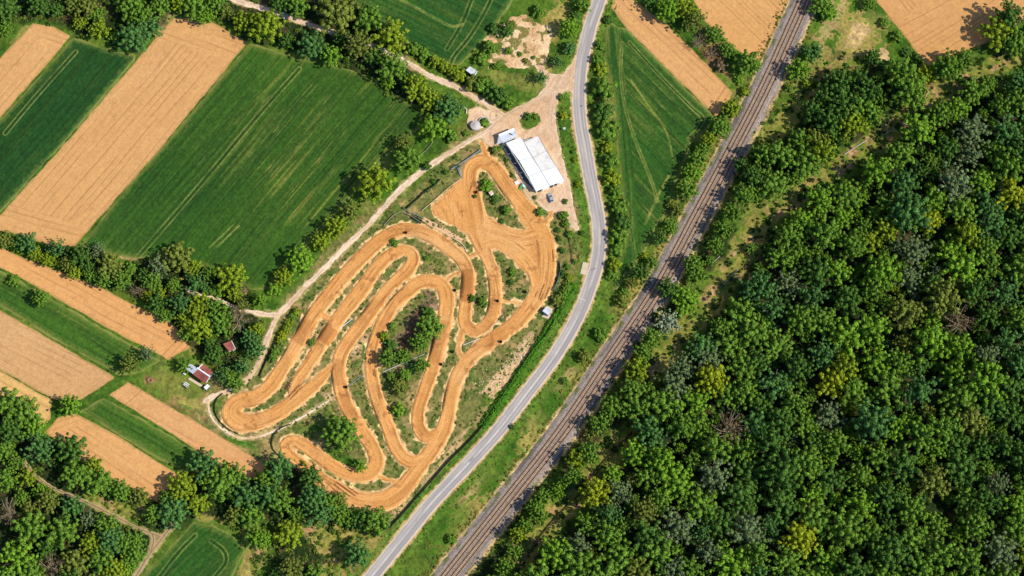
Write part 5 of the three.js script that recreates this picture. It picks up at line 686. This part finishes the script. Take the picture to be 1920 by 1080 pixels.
// fallen logs, poles and pipes
const log = (label, a, b, w, m, cat = 'log', h = .25, name = 'fallen_log') => { const p = land(...a), q = land(...b), o = thing(name, label, cat, low(mid(p, q))); const A = low(p, h).sub(o.position), B = low(q, h).sub(o.position); part('stem', rod(A, B, w, w * .75, 8), m, o); if (name === 'fallen_log') { const d = B.clone().sub(A), s = A.clone().addScaledVector(d, .6); part('stub', rod(s, s.clone().add(V(.5, .4, -.4)), w * .5, w * .3, 6), m, o); } else { for (const t of [.08, .92]) { const s = A.clone().lerp(B, t); const g = new THREE.BoxGeometry(.3, h, .3); g.translate(s.x, h / 2, s.z); part('support', g, M.greyConcrete, o); } } };
log('long grey pipe crossing the island of the big inner loop', [718, 698], [796, 664], .22, M.greyConcrete, 'pipe', .45, 'pipe'); log('thin grey pipe between two track straights left of the big loop', [652, 725], [681, 704], .14, M.steel, 'pipe', .4, 'pipe'); log('white pole beside the dark jump of the second straight', [636, 617], [661, 598], .14, M.white, 'pole', .4, 'pole'); log('white pole on the grass below the right hairpin', [868.5, 647.6], [899.6, 634.6], .14, M.cream, 'pole', .35, 'pole'); log('pale pole along the outside of the right hairpin', [918, 617], [945, 593], .16, M.stone, 'pole', .3, 'pole');
log('pale fallen trunk beside the upper forest path', [1583, 290], [1626, 262], .26, M.greyWood); log('pale straight trunk between bright forest trees', [1551, 400], [1569, 386], .24, M.stone); log('long pale trunk in the forest below the two bright trees', [1474, 467], [1508, 438], .24, M.greyWood); log('grey fallen trunk in the clearing right of the railway', [1350, 540], [1384, 505], .2, M.greyWood); log('dark pole lying on the grass between the road and railway', [798, 1040], [811, 1062], .16, M.brownWood); log('pale fallen trunk crossing the path at the upper right', [1778, 205], [1830, 150], .24, M.greyWood); log('grey trunk lying in the dry clearing at the railway bank', [1332, 498], [1350, 480], .18, M.greyWood); log('pale trunk on the upper forest path near the yellowish tree', [1644, 262], [1690, 232], .22, M.greyWood);
{ // tyre stacks that mark the circuit
  const spots = [[893, 361, 'at the inner edge of the top bend'], [848.6, 660, 'on the grass below the right hairpin'], [565.5, 872, 'at the outer edge of the small lower hairpin'], [577, 882, 'below the small lower hairpin'], [588.5, 878, 'by the lower left straight'], [761, 437, 'on the crest of the upper left bend'], [933, 566, 'at the right leg of the inner hairpin'], [853, 545, 'beside the top of the big inner loop'], [985, 548, 'at the lower edge of the triangle island'], [939, 642, 'at the outer edge of the lower right straight'], [649, 727, 'beside the pale jump on the middle straight'], [827, 684, 'beside the dark jump of the inner right straight']];
  const t = new THREE.TorusGeometry(.42, .2, 8, 18); t.rotateX(Math.PI / 2);
  for (const [x, y, w] of spots) { const p = land(x, y), o = thing('tyre_stack', 'stack of black tyres ' + w, 'tyre stack', V(p.x, trackY(p.x, p.z), p.z), x, 'tyre stacks along the circuit'); for (let k = 0; k < 3; k++) { const m = part('tyre', t, M.rubber, o); m.position.set((k % 2) * .06, .2 + k * .36, (k % 3) * .04); } }
}

// ---------- railway tracks ----------
for (const [side, label] of [[-1, 'railway track nearer the road, brown rails on pale sleepers'], [1, 'railway track nearer the forest, brown rails on pale sleepers']]) {
  const off = side * 1.8, at = (i, e) => { const a = RAIL[Math.max(0, i - 1)], b = RAIL[Math.min(RAIL.length - 1, i + 1)], l = Math.hypot(b[0] - a[0], b[1] - a[1]); return [RAIL[i][0] - (b[1] - a[1]) / l * e, RAIL[i][1] + (b[0] - a[0]) / l * e, Math.atan2(b[0] - a[0], b[1] - a[1])]; };
  const s0 = at(0, off), o = thing('railway_track', label, 'railway track', V(s0[0], 0, s0[1]));
  for (const r of [-.82, .82]) { const l = RAIL.map((p, i) => { const q = at(i, off + r); return [q[0] - s0[0], q[1] - s0[1], 0, p[3]]; }); part('rail', ribbon(l, [[-.2, .8], [-.17, .84], [-.09, .86], [-.07, .96], [.07, .96], [.09, .86], [.17, .84], [.2, .8]]), M.rust, o); }
  const n = Math.floor(RAIL[RAIL.length - 1][3] / .72), g = new THREE.BoxGeometry(2.5, .2, .3), im = new THREE.InstancedMesh(g, std({ color: 0xffffff, roughness: .95 }), n), m4 = new THREE.Matrix4(), q4 = new THREE.Quaternion(), rr = rngOf(11 + side), cc = new THREE.Color();
  for (let k = 0; k < n; k++) { const s = (k + .5) * .72, i = Math.min(RAIL.length - 1, Math.round(s / RAIL[RAIL.length - 1][3] * (RAIL.length - 1))), p = at(i, off), d = s - RAIL[i][3]; m4.compose(V(p[0] - s0[0] + Math.sin(p[2]) * d, .7, p[1] - s0[1] + Math.cos(p[2]) * d), q4.setFromAxisAngle(UP, p[2]), V(1, 1, 1)); im.setMatrixAt(k, m4); const v = .8 + .3 * rr(); im.setColorAt(k, cc.copy(lin(190, 158, 126)).multiplyScalar(v)); }
  im.name = 'sleepers'; im.userData.kind = 'stuff'; im.castShadow = im.receiveShadow = true; o.add(im);
}

// ---------- hedge, weeds and stones that nobody could count ----------
function scatter(name, label, n, seed, geo, mat, where, size, tone) { // where(r) -> [x, z] or null
  const r = rngOf(seed), list = []; for (let k = 0; k < n * 6 && list.length < n; k++) { const p = where(r); if (p) list.push(p); }
  const im = new THREE.InstancedMesh(geo, mat, list.length), m4 = new THREE.Matrix4(), q4 = new THREE.Quaternion(), c = new THREE.Color();
  list.forEach(([x, z, y = 0], i) => { const s = size(r); m4.compose(V(x, y, z), q4.setFromAxisAngle(UP, r() * 6.28), V(s * (.8 + .4 * r()), s * (.7 + .5 * r()), s * (.8 + .4 * r()))); im.setMatrixAt(i, m4); im.setColorAt(i, c.copy(tone(r, x, z))); });
  im.name = numbered(name); im.userData = { kind: 'stuff', label }; im.castShadow = im.receiveShadow = true; scene.add(im);
}
const tuftGeo = crownGeo(900, { H: 1, limbs: 9, per: 1, t0: .6, cs: .42, rag: .3, jit: .2, leaves: 9, ls: .3, core: 1 });
const tuftMat = std({ color: 0xffffff, vertexColors: true, roughness: .9 });
const rockGeo = (() => { const g = new THREE.DodecahedronGeometry(1, 0); const p = g.attributes.position; for (let i = 0; i < p.count; i++) { const k = .8 + .4 * vn(p.getX(i) * 3 + 5, p.getY(i) * 3 + p.getZ(i) * 2); p.setXYZ(i, p.getX(i) * k, p.getY(i) * k * .7, p.getZ(i) * k); } g.computeVertexNormals(); return g; })();
const stoneMat = std({ color: 0xffffff, roughness: .95 });
const boxLand = (x0, y0, x1, y1) => { const a = land(x0, y0), b = land(x1, y1); return (r) => [lerp(a.x, b.x, r()), lerp(a.z, b.z, r())]; };
{
  const q = {}, any = boxLand(400, 265, 1060, 985), zone = polySd(landPoly([[860, 280], [720, 400], [560, 570], [480, 700], [395, 760], [420, 810], [510, 800], [500, 850], [640, 950], [735, 980], [1040, 600], [1060, 480], [1040, 400], [940, 270]]));
  scatter('weed_tufts', 'coarse weeds on the verges and islands of the dirt circuit', 2600, 21, tuftGeo, tuftMat, (r) => { const [x, z] = any(r); if (zone(x, z) < 0 || trackSd(x, z) > -.9 || yardSd(x, z) > -1) return null; return vn(x * .3, z * .3) + r() * .5 > .72 ? [x, z] : null; }, (r) => .22 + .5 * r() * r(), (r) => { const v = r(), w = r() * 8; return lin(80 + 40 * v, 104 + 24 * v + w, 44 + 14 * v); });
  const verge = (r) => { const i = Math.floor(r() * (PAVED.length - 1)), p = PAVED[i], n = PAVED[i + 1], l = Math.hypot(n[0] - p[0], n[1] - p[1]), e = (r() < .5 ? -1 : 1) * (4.2 + 13 * r() * r()); const x = p[0] - (n[1] - p[1]) / l * e, z = p[1] + (n[0] - p[0]) / l * e; const ap = land(1097, 502); if (gravelSd(x, z) > -1 || trackSd(x, z) > -1 || railLines.at(x, z, q).d > -.5 || Math.hypot(x - ap.x, z - ap.z) < 4.5) return null; return [x, z]; };
  scatter('verge_grass', 'tall grass tufts on the verges of the paved road', 1500, 22, tuftGeo, tuftMat, verge, (r) => .2 + .45 * r() * r(), (r) => { const v = r(), w = r() * 8; return lin(76 + 60 * v, 116 + 26 * v + w, 38 + 20 * v); });
  const rb = (r) => { const i = Math.floor(r() * (RAIL.length - 1)), p = RAIL[i], n = RAIL[i + 1], l = Math.hypot(n[0] - p[0], n[1] - p[1]), e = (r() < .5 ? -1 : 1) * (6.9 + 4.5 * r() * r()); return [p[0] - (n[1] - p[1]) / l * e, p[1] + (n[0] - p[0]) / l * e]; };
  scatter('verge_grass', 'dry grass and weeds on the railway banks', 1600, 23, tuftGeo, tuftMat, (r) => { const p = rb(r); return pavedLines.at(p[0], p[1], q).d > -1 ? null : p; }, (r) => .25 + .5 * r() * r(), (r) => { const v = r(), w = r() * 8; return lin(96 + 70 * v, 116 + 24 * v + w, 46 + 26 * v); });
  const wood = (r) => { const [x, z] = boxLand(880, 100, 1990, 1140)(r); return forestSd(x, z) > -6 ? [x, z] : null; };
  scatter('undergrowth', 'low green undergrowth on the forest floor', 3600, 24, tuftGeo, tuftMat, wood, (r) => .5 + 1.1 * r() * r(), (r) => { const v = r(), w = r() * 8; return lin(40 + 34 * v, 66 + 32 * v + w, 24 + 12 * v); });
  const wood2 = (r) => { const [x, z] = boxLand(-70, -70, 870, 1140)(r); return Math.max(woodsSd(x, z), beltSd(x, z), belt2Sd(x, z)) > 1 && gravelSd(x, z) < -1 ? [x, z] : null; };
  scatter('undergrowth', 'low green undergrowth below the tree belts and the lower left wood', 3600, 25, tuftGeo, tuftMat, wood2, (r) => .4 + 1.0 * r() * r(), (r) => { const v = r(), w = r() * 8; return lin(66 + 50 * v, 94 + 34 * v + w, 34 + 14 * v); });
  const edge = (r) => { const l = TRACK[Math.floor(r() * 3)], i = Math.floor(r() * (l.length - 1)), p = l[i], n = l[i + 1], d = Math.hypot(n[0] - p[0], n[1] - p[1]), e = (r() < .5 ? -1 : 1) * (p[2] + .1 + 1.1 * r()); const x = p[0] - (n[1] - p[1]) / d * e, z = p[1] + (n[0] - p[0]) / d * e; return trackSd(x, z) > .1 || vn(x * .2, z * .2) < .42 ? null : [x, z]; };
  scatter('earth_clods', 'pale earth clods along the edges of the dirt circuit', 2600, 26, rockGeo, stoneMat, edge, (r) => .08 + .26 * r() * r(), (r) => lin(220 - 40 * r(), 180 - 40 * r(), 128 - 40 * r()));
  const pts = [[1044, 190], [1041, 215], [1046, 250], [1053, 285], [1062, 322], [1069, 350], [1075, 385], [1084, 425]], yl = landLine(pts, 1);
  scatter('stones', 'small stones along the yard edge beside the verge', 160, 27, rockGeo, stoneMat, (r) => { const p = yl[Math.floor(r() * yl.length)]; return [p[0] + (r() - .5) * 1.6, p[1] + (r() - .5) * 1.6]; }, (r) => .12 + .3 * r() * r(), (r) => { const v = r(); return lin(110 + 110 * v, 96 + 100 * v, 84 + 84 * v); });
  const spots = landLine([[1010, 640], [985, 655], [960, 685], [935, 700], [905, 735]], 1); scatter('stones', 'pale rubble on the sandy slope between circuit and fence', 420, 28, rockGeo, stoneMat, (r) => { const p = spots[Math.floor(r() * spots.length)]; return [p[0] + (r() - .5) * 9, p[1] + (r() - .5) * 7]; }, (r) => .1 + .4 * r() * r(), (r) => { const v = .7 + .3 * r(); return lin(236 * v, 206 * v, 166 * v); });
  scatter('stones', 'dark and pale stones on the bare sandy ground', 160, 29, rockGeo, stoneMat, (r) => { const [x, z] = boxLand(905, 25, 1030, 132)(r); return sandSd(x, z) > 0 ? [x, z] : null; }, (r) => .14 + .4 * r() * r(), (r) => { const v = r(); return lin(90 + 120 * v, 76 + 106 * v, 60 + 90 * v); });
  const gl = [GRAVEL[8]]; scatter('stones', 'pale stones lining the narrow path around the lower hairpin', 240, 31, rockGeo, stoneMat, (r) => { const l = gl[0], p = l[Math.floor(r() * l.length)]; return [p[0] + (r() - .5) * 2.6, p[1] + (r() - .5) * 2.6]; }, (r) => .1 + .25 * r() * r(), (r) => { const v = .7 + .3 * r(); return lin(228 * v, 208 * v, 178 * v); });
  const stick = new THREE.CylinderGeometry(.05, .03, 1.6, 5); stick.rotateZ(Math.PI / 2); stick.rotateY(.3); const chipSd = polySd(landPoly([[790, 572], [805, 566], [806, 590], [795, 600], [782, 632], [764, 655], [752, 650], [762, 615]]));
  scatter('brushwood', 'brown brushwood litter in the island of the big inner loop', 1500, 30, stick, stoneMat, (r) => { const [x, z] = boxLand(745, 560, 812, 660)(r); return chipSd(x, z) > 0 ? [x, z, .05 + .35 * r()] : null; }, (r) => .5 + .7 * r(), (r) => { const v = .55 + .45 * r(); return lin(178 * v, 138 * v, 106 * v); });
}
{ // clipped hedge beside the upper road verge
  const line = landLine([[1076, 536], [1064, 560], [1050, 584], [1034, 608], [1018, 634], [1000, 662], [978, 694], [955, 728], [930, 764], [905, 800]], 1), g = crownGeo(77, { H: 1.2, limbs: 8, per: 2, t0: .5, cs: .42, rag: .25, jit: .25, leaves: 36, ls: .15, core: 5 }), r = rngOf(8), gs = [];
  for (let i = 0; i < line.length; i += 1) for (const e of [-.7, .5]) { const p = line[i], c = g.clone(); c.scale(.85 + .3 * r(), .8 + .35 * r(), .85 + .3 * r()); c.rotateY(r() * 6); c.translate(p[0] + e + (r() - .5) * .6 - line[0][0], .05, p[1] + e * .7 + (r() - .5) * .6 - line[0][1]); gs.push(c); }
  const o = thing('hedge', 'long bright green hedge between the black fence and the paved road', 'hedge', V(line[0][0], 0, line[0][1])); part('foliage', mergeGeometries(gs), leafMat(88, 142, 36), o);
  const st = []; for (let i = 0; i < line.length; i += 4) st.push(rod(V(line[i][0] - line[0][0], 0, line[i][1] - line[0][1]), V(line[i][0] - line[0][0] + .1, .9, line[i][1] - line[0][1]), .04, .02, 5)); const sm2 = part('stems', mergeGeometries(st), barkMat, o); sm2.userData.kind = 'stuff';
}
renderer.render(scene, camera);
